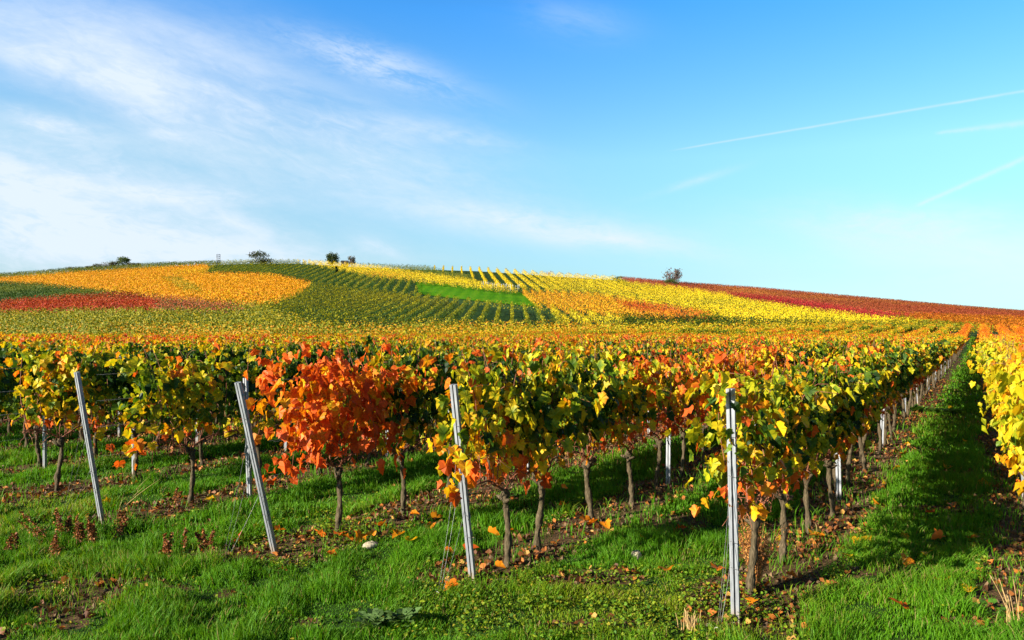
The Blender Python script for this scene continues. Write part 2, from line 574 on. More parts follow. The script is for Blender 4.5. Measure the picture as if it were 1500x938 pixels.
# ------------------------------------------------------------------ leaves
_half = [(0.10, -0.13), (0.33, -0.15), (0.47, 0.06), (0.40, 0.20), (0.57, 0.44), (0.36, 0.50), (0.24, 0.74)]
_out = [(0.0, 0.0)] + _half + [(0.0, 0.98)] + [(-x, y) for x, y in _half[::-1]]
LEAF0 = np.array([(0.0, 0.34)] + _out)
_h1 = [(0.36, -0.12), (0.52, 0.42), (0.25, 0.74)]
LEAF1 = np.array([(0.0, 0.3)] + [(0.0, 0.0)] + _h1 + [(0.0, 0.95)] + [(-x, y) for x, y in _h1[::-1]])
LEAF2 = np.array([(0.0, -0.1), (0.52, 0.35), (0.0, 0.95), (-0.52, 0.35)])


def fan(n):
    i = np.arange(n)
    return np.stack([i * 0, 1 + i, 1 + (i + 1) % n], -1)


TRI0, TRI1 = fan(len(LEAF0) - 1), fan(len(LEAF1) - 1)
TRI2 = np.array([(0, 1, 2), (0, 2, 3)])


def frames(n, t):
    n = n / (np.linalg.norm(n, axis=1)[:, None] + 1e-9)
    t = t - (t * n).sum(1)[:, None] * n
    t = t / (np.linalg.norm(t, axis=1)[:, None] + 1e-9)
    return np.cross(t, n), t, n


def expand(tmpl, tri, pos, n, t, size, fold, r):
    """leaves: template points placed by frame; fold bends the halves, tip droops"""
    N, K = len(pos), len(tmpl)
    rx, ty, nz = frames(n, t)
    asp = r.uniform(0.85, 1.1, N)
    x = tmpl[None, :, 0] * asp[:, None]
    y = np.repeat(tmpl[None, :, 1], N, 0)
    z = fold[:, None] * np.abs(x) * 1.1 - 0.35 * r.uniform(-0.4, 1.2, N)[:, None] * y * y + 0.30 * r.normal(0, 0.5, N)[:, None] * x * y
    if K > 6:
        z = z + r.normal(0, 0.05, (N, K))
    P = (x[..., None] * rx[:, None] + y[..., None] * ty[:, None] + z[..., None] * nz[:, None]) * size[:, None, None] + pos[:, None]
    T = (tri[None] + (np.arange(N) * K)[:, None, None]).reshape(-1, 3)
    return P.reshape(-1, 3), T


def rep(a, k):
    return np.repeat(np.asarray(a), k, axis=0)


# ------------------------------------------------------------------ vines (row runs along local x, z up)
def vine_leaves(r, full=1.0, hang=False, span=1.0, ns=13):
    """leaf parameters of one vine: shoots that climb between the wires, leaves along each shoot"""
    pos, nn, tt, sz, lv, val, shoots = [], [], [], [], [], [], []
    HANG = set(r.choice(ns, int(r.integers(1, 3)), replace=False).tolist()) if hang else set()
    for s in range(ns):
        x0 = (-0.52 + 1.04 * (s + r.uniform(0.1, 0.9)) / ns) * span
        top = r.uniform(1.60, 2.06)
        y0 = r.normal(0, 0.05)
        lean, leany = r.normal(0, 0.13), r.normal(0, 0.13)
        zz = np.linspace(0.80, top, 10)
        q = (zz - 0.80) / (top - 0.80)
        px = x0 + lean * q + 0.05 * np.sin(q * 5 + r.uniform(0, 6))
        py = y0 + leany * q * q + 0.05 * np.sin(q * 4 + r.uniform(0, 6))
        if s in HANG:              # a shoot that droops down out of the canopy
            q = np.linspace(0, 1, 10)
            sd_ = r.choice([-1, 1])
            zz = r.uniform(1.15, 1.4) + 0.15 * np.sin(q * 3.1) - q * q * r.uniform(0.55, 0.85)
            py = y0 + sd_ * 0.30 * np.sqrt(q); px = x0 + r.normal(0, 0.16) * q
        if r.random() < 0.28 and s not in HANG:       # some tips hang over
            k = np.clip(q - 0.7, 0, 1) / 0.3
            py = py + np.sign(leany) * 0.20 * k; zz = zz - 0.22 * k * k
        path = np.stack([px, py, zz], -1)
        shoots.append(path)
        nl = int(r.integers(24, 58) * full)
        for i in range(nl):
            f = r.uniform(0.0, 1.0) ** 0.82
            if f < 0.20 and r.random() < (0.2 if s in HANG else 0.62):
                continue
            g = f * 9; i0 = min(int(g), 8); w = g - i0
            b_ = path[i0] * (1 - w) + path[i0 + 1] * w
            side = r.choice([-1, 1])
            off = np.array([r.normal(0, 0.06), side * abs(r.normal(0.10, 0.08)), r.normal(0, 0.03)])
            p = b_ + off
            pos.append(p)
            up = 0.25 + 0.8 * max(0, p[2] - 1.75) / 0.3
            nn.append([r.normal(0, 0.55), side * r.uniform(0.35, 1.0), r.normal(up, 0.35)])
            tt.append([r.normal(0, 0.45), side * 0.35, -1.0 + r.normal(0, 0.35)])
            sz.append((0.045 + 0.095 * r.beta(1.5, 1.6)) * (0.8 if p[2] > 1.85 else 1))
            v = r.normal(0, 0.165)
            if p[2] < 1.08:
                v += 0.34 * min(1.0, (1.15 - p[2]) / 0.2)
            elif p[2] > 1.74:
                v += 0.24 * min(1.0, (p[2] - 1.74) / 0.2)
            if r.random() < 0.07:
                v += 0.22
            lv.append(v); val.append(r.uniform(0.72, 1.15))
    return dict(pos=np.array(pos), n=np.array(nn), t=np.array(tt), s=np.array(sz), lv=np.array(lv), val=np.array(val)), shoots


def vine_foliage_mesh(L, r, tmpl, tri, name):
    N = len(L['pos'])
    V, T = expand(tmpl, tri, L['pos'], L['n'], L['t'], L['s'], r.uniform(-0.2, 0.8, N), r)
    K = len(tmpl)
    edge = np.clip(np.hypot(tmpl[:, 0], tmpl[:, 1] - 0.3) / 0.5, 0, 1)          # margins turn before the veins do
    lv = L['lv'][:, None] + (edge[None] - 0.5) * r.uniform(-0.06, 0.22, (N, 1)) + r.normal(0, 0.02, (N, K))
    return mesh_np(name, V, T, M_LEAF, {'lv': lv.ravel(), 'val': rep(L['val'], K)}, smooth=False)


NVAR = 9
VAR, FOL, CANES, TRUNKS = [], [], [], []
for i in range(NVAR):
    r = np.random.default_rng(100 + i)
    L, sh = vine_leaves(r, 1.0, i < 3)
    # clumps of hue
    L['lv'] = L['lv'] + 0.22 * (fbm(L['pos'][:, 0] * 3 + i * 9, L['pos'][:, 2] * 3, 40 + i, 2) - 0.5) * 2
    VAR.append(L)
    FOL.append(vine_foliage_mesh(L, r, LEAF0, TRI0, 'vine_foliage'))
    acc = Acc()
    for s in (-1, 1):
        xx = np.linspace(0, s * 0.50, 8); qq = np.abs(xx) / 0.5
        acc.tube(np.stack([xx, 0.02 * np.sin(qq * 7), 0.68 + 0.20 * np.sin(np.minimum(qq * 1.9, 1.57)) - 0.06 * qq], -1), np.linspace(0.014, 0.007, 8), 6)
    for p in sh:
        k = min(1.0, abs(p[0][0]) / 0.5)
        p0 = np.array([p[0][0] * 0.75, p[0][1] * 0.3, 0.70 + 0.12 * k])
        acc.tube(np.concatenate([[p0], p]), np.linspace(0.0055, 0.0025, len(p) + 1), 5)
    for q in range(95):           # bare stalks and tendrils in the fruit zone
        b0 = np.array([r.uniform(-0.5, 0.5), r.normal(0, 0.07), r.uniform(0.72, 1.15)])
        d0 = np.array([r.normal(0, 0.09), r.normal(0, 0.09), r.uniform(-0.16, 0.05)])
        acc.tube(np.stack([b0, b0 + d0 * 0.5 + [0, 0, 0.03], b0 + d0]), [0.0034, 0.0028, 0.0020], 4)
    CANES.append(acc.mesh('vine_canes', M_CANE))
for i in range(6):
    r = np.random.default_rng(300 + i)
    zz = np.linspace(-0.06, 0.70, 18)
    q = (zz + 0.06) / 0.76
    x = 0.035 * np.sin(q * r.uniform(2.5, 5) + r.uniform(0, 6)); x = x - x[-1] * q
    y = 0.030 * np.sin(q * r.uniform(2.5, 5) + r.uniform(0, 6)); y = y - y[-1] * q
    rad = 0.026 + 0.012 * (1 - q) ** 3 + 0.024 * np.exp(-((q - 0.95) / 0.07) ** 2) + 0.006 * np.sin(q * 19 + i)
    rad[-1] *= 0.55
    wob = 1 + r.normal(0, 0.16, (18, 12))
    acc = Acc(); acc.tube(np.stack([x, y, zz], -1), rad, 12, wob)
    for s in range(4):            # spurs and knots of the head
        a_ = r.uniform(0, 6.28); e = np.array([0.10 * math.cos(a_), 0.05 * math.sin(a_), r.uniform(0.02, 0.10)])
        st = np.array([0, 0, r.uniform(0.58, 0.67)])
        acc.tube(np.stack([st, st + e * 0.6, st + e]), [0.026, 0.021, 0.010], 7, 1 + r.normal(0, 0.12, (3, 7)))
    TRUNKS.append(acc.mesh('vine_trunk', M_BARK))

ROT = math.atan2(D[1], D[0])
_r = np.random.default_rng(777)
_L, _ = vine_leaves(_r, 1.0, True, 1.55, 21)
WIDE = vine_foliage_mesh(_L, _r, LEAF0, TRI0, 'wide_vine_foliage')


def zmax(x, y):
    return np.interp(x / y, [-0.7, 0.0, 0.35, 0.5, 0.62, 0.70], [66, 78, 92, 108, 122, 122])


FIRST = {4: [0.62, 1.75, 2.9, 3.9], 3: [0.52, 1.15, 2.35, 3.40, 4.55], 2: [0.85, 1.92, 2.90, 3.9], 1: [1.13, 2.2, 3.3], 5: None}
vines = []
for k, (p, a0) in ROWS.items():
    r = np.random.default_rng(1000 + k)
    a = a0 + 0.95
    lst = list(np.array(FIRST[k]) + a0) if FIRST.get(k) else []
    a = lst[-1] + 1.05 if lst else a
    while a < 190:
        lst.append(a + r.normal(0, 0.05)); a += 1.05
    for n_, aa in enumerate(lst):
        x, y = row_pt(k, aa, r.normal(0, 0.03))
        if y < 3 or y > 130:
            continue
        u = x / y
        if u < -1.05 or u > (1.1 if y < 25 else 0.86) or y > zmax(x, y):
            continue
        vines.append([k, n_, x, y, u])


def vine_hue(k, n, x, y, r):
    """base hue 0 green ... 0.5 yellow ... 0.75 orange ... 1 crimson, and how far the leaves vary"""
    c = fbm(x * 0.22 + 3, y * 0.22, 77, 3)
    far = np.clip((y - 11) / 16.0, 0, 1)
    hue = 0.25 + 0.62 * (c - 0.42) * (0.6 + 0.9 * far) + 0.08 * far + r.normal(0, 0.08)
    hue = min(max(hue, 0.08), 0.74)
    sp = 1.0
    if k == 2 and n in (0, 1):
        hue, sp = (0.74, 0.55) if n == 0 else (0.17, 1.0)
    elif k == 2 and n in (2, 3):
        hue = 0.11  # dark green leaves, deepened to paint in the shade between rows
    elif k == 3 and n <= 3:
        hue = (0.37, 0.26, 0.26, 0.42)[n]
    elif k == 3 and n in (4, 5):
        hue = 0.52
    elif k == 3 and n in (6, 7, 8, 9, 10):
        hue = 0.60
    elif k == 4 and n <= 3:
        hue = (0.40, 0.30, 0.22, 0.24)[n]
    elif k == 4 and n < 9:
        hue = 0.24 + 0.03 * (n - 3)
    elif k == 4 and y > 60:
        hue = 0.72 if y > 66 else 0.55
        sp = 0.8 if y > 66 else 0.6
    elif k == 1 and n <= 2:
        hue = (0.30, 0.09, 0.10)[n]  # bright end vine; those behind it darkened to paint in shade
    elif k <= 1 and y < 17 and n > 0:
        hue = 0.10 + 0.2 * (c - 0.45)  # green leaves deepened so the colour carries the shade of the row sides
    elif k == 0 and n <= 1:
        hue = 0.33
    elif k >= 5:
        hue = 0.45 + 0.4 * (c - 0.5) + 0.24 * np.clip((y - 22) / 22, 0, 1); sp = 0.42
    return float(hue), sp


RN = {4: 'in the row left of the grass path', 3: 'in the row behind the middle end post', 2: 'in the row of the red vine',
      1: 'in the row of the leftmost end post', 5: 'in the yellow row right of the path'}
ORD = ['First', 'Second', 'Third', 'Fourth', 'Fifth', 'Sixth', 'Seventh', 'Eighth', 'Ninth', 'Tenth', 'Eleventh', 'Twelfth']
SPECIAL = {(2, 0): 'Fiery red and orange grapevine beside the slanted end post', (2, 1): 'Green and orange grapevine right behind the fiery red vine',
           (4, 0): 'Yellow green grapevine beside the nearest upright steel end post', (3, 0): 'Green grapevine with yellow edge beside the middle end post',
           (1, 0): 'Green grapevine with hanging yellow leaves behind the leftmost end post'}


def hue_word(h):
    return 'green' if h < 0.26 else 'yellow green' if h < 0.40 else 'yellow' if h < 0.55 else 'orange' if h < 0.74 else 'red'


def wood_visible(k, n):
    return True


vines.sort(key=lambda v: v[3])
inview = [v for v in vines if -0.72 < v[4] < 0.715]
ind, rest = inview[:300], inview[300:] + [v for v in vines if not (-0.72 < v[4] < 0.715)]
for (k, n, x, y, u) in ind:
    r = np.random.default_rng(k * 977 + n * 13 + 50000)
    hue, sp = vine_hue(k, n, x, y, r)
    root = link('grapevine', None, None, (x, y, float(H(x, y))), (0, 0, ROT + (math.pi if r.random() < 0.5 else 0) + r.normal(0, 0.04)))
    root.empty_display_size = 0.2
    root.scale = (1, r.uniform(0.9, 1.1), r.uniform(0.96, 1.05))
    w = hue_word(hue)
    if (k, n) in SPECIAL:
        lab, grp = SPECIAL[(k, n)], 'grapevines of the near block'
    elif k in RN and n < 12:
        lab, grp = f'{ORD[n]} grapevine from the near end {RN[k]}, {w}', 'grapevines of the near block'
    elif k in RN:
        lab, grp = f'Grapevine with {w} leaves farther along {RN[k]}', f'{w} grapevines farther along, {RN[k]}'
    elif k == 0 and n < 4:
        lab, grp = f'{ORD[n]} grapevine at the left picture edge behind the leftmost end post, {w}', 'grapevines of the near block'
    elif k > 5:
        lab, grp = f'Grapevine with {w} leaves beyond the yellow row right of the path', f'{w} grapevines right of the path'
    else:
        lab, grp = f'Grapevine with {w} leaves in the rows behind the leftmost end post', f'{w} grapevines in the back left rows'
    tag(root, lab, 'grapevine', grp)
    link('trunk', TRUNKS[int(r.integers(6))], root, rot=(0, 0, r.uniform(0, 6.28)), scale=(1, 1, 1))
    vi = int(r.integers(3)) if (n == 0 and k < 4) or (r.random() < 0.12 and k < 4) else int(r.integers(3, NVAR))
    link('canes', CANES[vi], root)
    fo = link('foliage', FOL[vi], root)
    if n == 0 and k in (1, 2, 3, 4):       # the end vine hangs over its post
        root.rotation_euler.z = ROT
        fo.location.x = -0.22
        fo.scale = (1.15, 1.05, 1.0)
        if k == 2:
            fo.data = WIDE
            fo.location.x, fo.scale = 0.0, (1, 1.1, 1)
    if k >= 5:
        root.scale = (1, 0.95, root.scale[2])
        fo.location.z, fo.scale.z = -0.12, 1.04
    fo.color = (hue, sp, 1.0 if hue > 0.74 else 0.80, 1)


def vine_mass(lst):
    """all the other vines of the block: one mass of leaves"""
    Ps, Ns, Ts, Ss, Ls, Vs, lod = [], [], [], [], [], [], []
    wood = Acc()
    for (k, n, x, y, u) in lst:
        r = np.random.default_rng(k * 977 + n * 13 + 50000)
        hue, sp = vine_hue(k, n, x, y, r)
        sp *= 1.0 if y < 24 else 0.72
        L = VAR[int(r.integers(3, NVAR))]
        N = len(L['pos'])
        inside = -0.75 < u < 0.74
        keep = 0.95 if y < 24 else (0.85 if y < 45 else 0.65)
        big = 1.0 if y < 24 else (1.1 if y < 45 else 1.3)
        m = r.random(N) < keep
        f = r.choice([-1, 1])
        ca, sa = math.cos(ROT) * f, math.sin(ROT) * f
        R = np.array([[ca, -sa, 0], [sa, ca, 0], [0, 0, 1]])
        Ps.append(L['pos'][m] @ R.T + [x, y, float(H(x, y))]); Ns.append(L['n'][m] @ R.T); Ts.append(L['t'][m] @ R.T)
        Ss.append(L['s'][m] * big); Ls.append(np.minimum(hue + L['lv'][m] * sp, 1.0 if hue > 0.85 else 0.76)); Vs.append(L['val'][m])
        lod.append(np.full(m.sum(), 1 if (y < 30) else 2))
        g = float(H(x, y))
        if inside or y < 20:
            wood.tube([(x, y, g - 0.05), (x + 0.02, y, g + 0.35), (x, y, g + 0.72)], [0.042, 0.034, 0.045], 6, a=1)
            if y < 60:
                for q in range(5):
                    dx = r.uniform(-0.4, 0.4); xx, yy = x + D[0] * dx, y + D[1] * dx
                    wood.tube([(x, y, g + 0.68), (xx, yy, g + 0.85), (xx, yy, g + 1.5)], 0.007, 4, a=0)
    Ps, Ns, Ts, Ss, Ls, Vs, lod = [np.concatenate(q) for q in (Ps, Ns, Ts, Ss, Ls, Vs, lod)]
    r = np.random.default_rng(5)
    VV, TT, A1, A2, n0 = [], [], [], [], 0
    for lv_, tm, tr in ((1, LEAF1, TRI1), (2, LEAF2, TRI2)):
        m = lod == lv_
        V, T = expand(tm, tr, Ps[m], Ns[m], Ts[m], Ss[m], r.uniform(-0.1, 0.5, m.sum()), r)
        VV.append(V); TT.append(T + n0); n0 += len(V)
        A1.append(rep(Ls[m], len(tm))); A2.append(rep(Vs[m], len(tm)))
    wv, wt = np.concatenate(wood.V), np.concatenate(wood.T)
    nl = sum(len(t) for t in TT)
    VV.append(wv); TT.append(wt + n0); A1.append(np.zeros(len(wv))); A2.append(np.ones(len(wv)))
    me = mesh_np('vineyard_mass', np.concatenate(VV), np.concatenate(TT), [M_LEAF, M_BARK], {'lv': np.concatenate(A1), 'val': np.concatenate(A2)}, smooth=False)
    mi = np.zeros(sum(len(t) for t in TT), np.int32); mi[nl:] = 1
    me.polygons.foreach_set('material_index', mi)
    o = link('grapevines_beyond', me)
    o.color = (0, 1, 1.0, 1)
    tag(o, 'sea of orange and yellow vine tops stretching behind the near vines', 'grapevines', kind='stuff')


vine_mass(rest)

# ------------------------------------------------------------------ posts, wires
def post_mesh(h, name):
    out = [(-0.031, -0.020), (-0.0065, -0.020), (-0.0065, 0.010), (0.0065, 0.010), (0.0065, -0.020), (0.031, -0.020), (0.031, 0.010), (0.024, 0.020), (-0.024, 0.020), (-0.031, 0.010)]
    n = len(out); zs = [-0.25, h * 0.33, h * 0.66, h]
    V = [(x, y, z) for z in zs for (x, y) in out]
    T = []
    for i in range(len(zs) - 1):
        for j in range(n):
            a, b_, c, d = i * n + j, i * n + (j + 1) % n, (i + 1) * n + (j + 1) % n, (i + 1) * n + j
            T += [(a, b_, c), (a, c, d)]
    t = (len(zs) - 1) * n
    for (a, b_, c) in ((0, 1, 2), (0, 2, 9), (2, 3, 8), (2, 8, 9), (3, 7, 8), (3, 6, 7), (3, 4, 6), (4, 5, 6)):
        T.append((t + a, t + b_, t + c))
    acc = Acc(); acc.add(np.array(V), np.array(T))
    for z in np.arange(0.45, h - 0.08, 0.15):           # punched wire hooks on both edges
        for s in (-1, 1):
            acc.box((s * 0.034, 0.004, z), (0.008, 0.012, 0.022))
    return acc.mesh(name, M_STEEL, smooth=False)


def ring(z, rr=0.036):
    th = np.linspace(0, 2 * math.pi, 13)
    acc = Acc(); acc.tube(np.stack([rr * np.cos(th), 0.028 * np.sin(th), z + 0.006 * np.sin(th * 2)], -1), 0.0022, 4)
    acc.tube([(0.03, -0.024, z), (0.036, -0.034, z - 0.02), (0.033, -0.030, z - 0.05)], 0.0018, 4)
    return acc.mesh('wire_tie', M_WIRE)


POST_END = post_mesh(1.775, 'end_post')
POST_MID = post_mesh(1.68, 'line_post')
TIES = [ring(z) for z in (0.42, 0.62, 1.12, 1.42)]
end_posts = [(4, 0.14, (1050, 931), 'Nearest steel end post, almost upright beside yellow leaves at the path'),
             (3, 0.29, (641, 878), 'Grey steel end post in the middle, leaning left beside a green vine'),
             (2, 0.45, (326, 823), 'Strongly slanted steel end post standing against the fiery red vine'),
             (1, 0.29, (90, 764), 'Leftmost slanted steel end post standing alone in the grass')]
for (k, lean, anc, lab) in end_posts:
    bx, by = gpx(*ROW_PX[k])
    g = float(H(bx, by))
    zax = Vector((-D[0] * lean, -D[1] * lean, 1.77)).normalized()
    yax = Vector((D[0], D[1], 0)); xax = yax.cross(zax).normalized(); yax = zax.cross(xax)
    root = link('end_post', POST_END, None)
    mw = Matrix((xax, yax, zax)).transposed().to_4x4(); mw.translation = (bx, by, g)
    root.matrix_world = mw
    tag(root, lab, 'vineyard post', 'steel end posts of the rows')
    for tm in TIES:
        link('wire_tie', tm, root)
    ax, ay = gpx(*anc)
    inv = mw.inverted()
    for (hh, da) in ((1.25, 0.0), (1.02, 0.015), (0.66, 0.03)):
        acc = Acc()
        p0 = Vector((0.0, -0.024, hh)); p1_ = inv @ Vector((ax + da, ay + da, float(H(ax, ay)) + 0.02))
        pts = [p0.lerp(p1_, q) + Vector((0.006 * math.sin(q * 3.1), 0.008 * math.sin(q * 3.1), 0)) for q in np.linspace(0, 1, 9)]
        acc.tube([tuple(p) for p in pts], 0.0016, 4)
        link('guy_wire', acc.mesh('guy_wire', M_WIRE), root)
    acc = Acc()                                              # eye of the ground anchor
    th = np.linspace(0, 2 * math.pi, 11)
    c = inv @ Vector((ax, ay, float(H(ax, ay)) + 0.03))
    acc.tube([(c.x + 0.022 * math.cos(t), c.y, c.z + 0.03 * math.sin(t)) for t in th], 0.004, 5)
    acc.tube([(c.x, c.y, c.z - 0.02), (c.x, c.y, c.z - 0.12)], 0.005, 5)
    link('ground_anchor', acc.mesh('ground_anchor', M_STEEL), root)

mids = []
for k in range(-3, 6):
    p, a0 = ROWS[k]
    a = a0 + 4.9
    c = 0
    while a < 110:
        x, y = row_pt(k, a)
        if y < 90 and -0.72 < x / y < 0.70 and (k in (4, 5) or y < 30):
            mids.append((k, c, x, y))
        a += 5.0; c += 1
for (k, q, px, py) in ((1, -1, 366, 731), (0, -1, 197, 698), (-1, -1, 66, 690)):
    x, y = gpx(px, py); mids.append((k, q, x, y))
XL = {(1): 'Short steel post behind the foot of the slanted end post at the red vine',
      (0): 'Steel row post between the leftmost end post and the green vine', (-1): 'Steel row post at the left edge in the dark vines'}
for (k, c, x, y) in mids:
    r = np.random.default_rng(k * 31 + c + 700)
    o = link('line_post', POST_MID, None, (x, y, float(H(x, y))), (r.normal(0, 0.015), r.normal(0, 0.015), ROT - math.pi / 2 + r.normal(0, 0.1)))
    if c == -1:
        lab, grp = XL[k], 'steel line posts in the rows'
        o.scale = (1, 1, 0.95)
    elif k in RN and k != 5 and c < 6:
        lab, grp = f'{ORD[c]} steel line post after the end post {RN[k]}', 'steel line posts in the rows'
    elif k in RN:
        lab, grp = f'Steel line post farther along {RN[k]}', f'steel line posts farther along, {RN[k]}'
    else:
        lab, grp = 'Steel line post in the rows behind the leftmost end post', 'steel line posts of the back left rows'
    tag(o, lab, 'vineyard post', grp)

for k in range(-1, 6):
    p, a0 = ROWS[k]
    acc = Acc()
    for z in (0.78, 1.12, 1.42, 1.72):
        for s in ((-0.035, 0.035) if z > 1 else (0.0,)):
            pts = []
            for a in np.linspace(a0 - (0.05 if k in (1, 2, 3, 4) else 0), a0 + 55, 40):
                x, y = row_pt(k, a, s); pts.append((x, y, float(H(x, y)) + z + 0.01 * math.sin(a)))
            acc.tube(pts, 0.0009, 3)
    o = link('trellis_wire', acc.mesh('trellis_wire', M_WIRE))
    tag(o, f"Trellis wires running {RN[k] if k in RN else ('in the dark row at the left picture edge' if k == 0 else 'in the second dark row from the left edge')}", 'wire', 'trellis wires')

# ------------------------------------------------------------------ grass
def build_grass():
    r = np.random.default_rng(21)
    X, Y, Wd, Ht = [], [], [], []
    for (z0, z1, dens, w, hm) in ((4.3, 8.0, 5200, 0.0032, 0.092), (8.0, 13.0, 2400, 0.0048, 0.100), (13.0, 22.0, 800, 0.008, 0.105), (22.0, 45.0, 150, 0.018, 0.09), (45, 115, 30, 0.04, 0.10)):
        ue = 1.15 if z1 <= 13 else 0.95 if z1 <= 22 else 0.80
        area = 2 * ue * (z1 ** 2 - z0 ** 2) / 2
        n = int(area * dens)
        y = np.sqrt(r.uniform(z0 ** 2, z1 ** 2, n)); u = r.uniform(-ue, ue, n); x = u * y
        if z0 >= 22:
            q = np.stack([x - P4[0], y - P4[1]], -1); p = q @ NR
            m = (p > -1.5) & (p < 2.2)
            x, y = x[m], y[m]
        s = soil_mask(x, y)
        m = r.random(len(x)) > s * 0.93
        x, y = x[m], y[m]
        X.append(x); Y.append(y); Wd.append(np.full(len(x), w)); Ht.append(np.full(len(x), hm))
    X, Y, Wd, Ht = map(np.concatenate, (X, Y, Wd, Ht))
    N = len(X)
    tuft = fbm(X * 3.2, Y * 3.2, 5, 3)
    lush = fbm(X * 0.8, Y * 0.8, 15, 2)
    # weedy, short-grown patch in front of the rows (centre and right)
    weedy = np.clip(1.3 - np.hypot((X - 0.75) / 1.5, (Y - 5.9) / 0.85), 0, 1)
    ht = 0.82 * Ht * (0.22 + 1.6 * np.clip((tuft - 0.28) * 2.2, 0, 1.25)) * r.uniform(0.55, 1.35, N) * (0.8 + 0.5 * lush) * (1 - 0.55 * weedy)
    z0 = H(X, Y) - 0.005
    az = r.uniform(0, 2 * math.pi, N)
    lean = ht * r.uniform(0.1, 0.8, N)
    la = az * 0.9 + 5.0 * fbm(X * 1.1, Y * 1.1, 33, 2)
    dx, dy = np.cos(la) * lean, np.sin(la) * lean
    wx, wy = np.cos(az) * Wd, np.sin(az) * Wd
    P = np.zeros((N, 5, 3))
    P[:, 0] = np.stack([X - wx, Y - wy, z0], -1); P[:, 1] = np.stack([X + wx, Y + wy, z0], -1)
    P[:, 2] = np.stack([X - wx * 0.8 + dx * 0.35, Y - wy * 0.8 + dy * 0.35, z0 + ht * 0.62], -1)
    P[:, 3] = np.stack([X + wx * 0.8 + dx * 0.35, Y + wy * 0.8 + dy * 0.35, z0 + ht * 0.62], -1)
    P[:, 4] = np.stack([X + dx, Y + dy, z0 + ht], -1)
    tri = np.array([(0, 1, 3), (0, 3, 2), (2, 3, 4)])
    T = (tri[None] + (np.arange(N) * 5)[:, None, None]).reshape(-1, 3)
    g1, g2, g3, g4 = np.array([0.045, 0.15, 0.003]), np.array([0.12, 0.32, 0.005]), np.array([0.26, 0.31, 0.010]), np.array([0.30, 0.22, 0.07])
    c = np.clip(0.55 * fbm(X * 1.5, Y * 1.5, 51, 3) + 0.55 * r.random(N) - 0.05, 0, 1)[:, None]
    col = g1 * (1 - c) + g2 * c
    patch = fbm(X * 0.55 + 7, Y * 0.75, 88, 3)
    yel = np.clip(r.random(N) * 0.9 - 0.66 + 0.75 * weedy + 1.6 * np.clip(patch - 0.48, 0, 1), 0, 1)[:, None]
    col = col * (1 - yel) + g3 * yel
    st = (r.random(N) < 0.03 + 0.06 * weedy + 0.5 * np.clip(patch - 0.58, 0, 1))[:, None]
    col = np.where(st, g4, col)
    me = mesh_np('grass', P.reshape(-1, 3), T, M_GRASS, {'col': rep(col, 5)}, smooth=False)
    tag(link('grass', me), 'lush green grass between and in front of the vine rows', 'grass', kind='stuff')


build_grass()


def flat_leaves(r, x, y, smin, smax, up=0.06, tilt=0.45):
    N = len(x)
    n = np.stack([r.normal(0, tilt, N), r.normal(0, tilt, N), np.ones(N)], -1)
    az = r.uniform(0, 6.28, N)
    t = np.stack([np.cos(az), np.sin(az), np.zeros(N)], -1)
    pos = np.stack([x, y, H(x, y) + r.uniform(0.003, up, N)], -1)
    return pos, n, t, r.uniform(smin, smax, N)


def build_litter():
    """dead leaves on the bare strips under the rows"""
    r = np.random.default_rng(31)
    n = 230000
    y = np.sqrt(r.uniform(4.4 ** 2, 34 ** 2, n)); x = r.uniform(-1.0, 1.0, n) * y
    s = soil_mask(x, y)
    m = (r.random(n) < s * np.clip(14.0 / y, 0.2, 1.0) * 0.9) & (fbm(x * 1.9, y * 1.9, 61, 2) + r.normal(0, 0.12, n) > 0.40)
    x, y = x[m], y[m]
    N = len(x)
    pos, nn, t, sz = flat_leaves(r, x, y, 0.022, 0.068, 0.03, 0.6)
    V, T = expand(LEAF1, TRI1, pos, nn, t, sz, r.uniform(-0.3, 1.5, N), r)
    pal = np.array([(0.12, 0.045, 0.014), (0.22, 0.075, 0.018), (0.40, 0.13, 0.022), (0.50, 0.26, 0.06), (0.08, 0.03, 0.012)])
    col = pal[r.choice(5, N, p=[0.3, 0.26, 0.18, 0.08, 0.18])] * r.uniform(0.7, 1.2, (N, 1))
    tag(link('leaf_litter', mesh_np('leaf_litter', V, T, M_LITTER, {'col': rep(col, len(LEAF1))}, smooth=False)),
        'brown dead leaves covering the bare strips under the vines', 'leaf litter', kind='stuff')
    # clods of earth and pebbles in the same strips
    n = 30000
    y = np.sqrt(r.uniform(4.6 ** 2, 16 ** 2, n)); x = r.uniform(-0.76, 0.74, n) * y
    m = r.random(n) < soil_mask(x, y) * 0.35
    x, y = x[m], y[m]; N = len(x)
    oc = np.array([(1, 0, 0), (-1, 0, 0), (0, 1, 0), (0, -1, 0), (0, 0, 1), (0, 0, -1)], float)
    tr = np.array([(0, 2, 4), (2, 1, 4), (1, 3, 4), (3, 0, 4), (2, 0, 5), (1, 2, 5), (3, 1, 5), (0, 3, 5)])
    sc = (r.uniform(0.008, 0.032, N) ** 1.0)[:, None, None]
    V = oc[None] * sc * r.uniform(0.6, 1.3, (N, 6, 1)) + r.normal(0, 0.25, (N, 6, 3)) * sc
    V = V + np.stack([x, y, H(x, y) + 0.004], -1)[:, None]
    T = (tr[None] + (np.arange(N) * 6)[:, None, None]).reshape(-1, 3)
    tag(link('soil_clods', mesh_np('soil_clods', V.reshape(-1, 3), T, M_SOIL, smooth=False)), 'crumbs of brown earth under the vine rows', 'soil', kind='stuff')


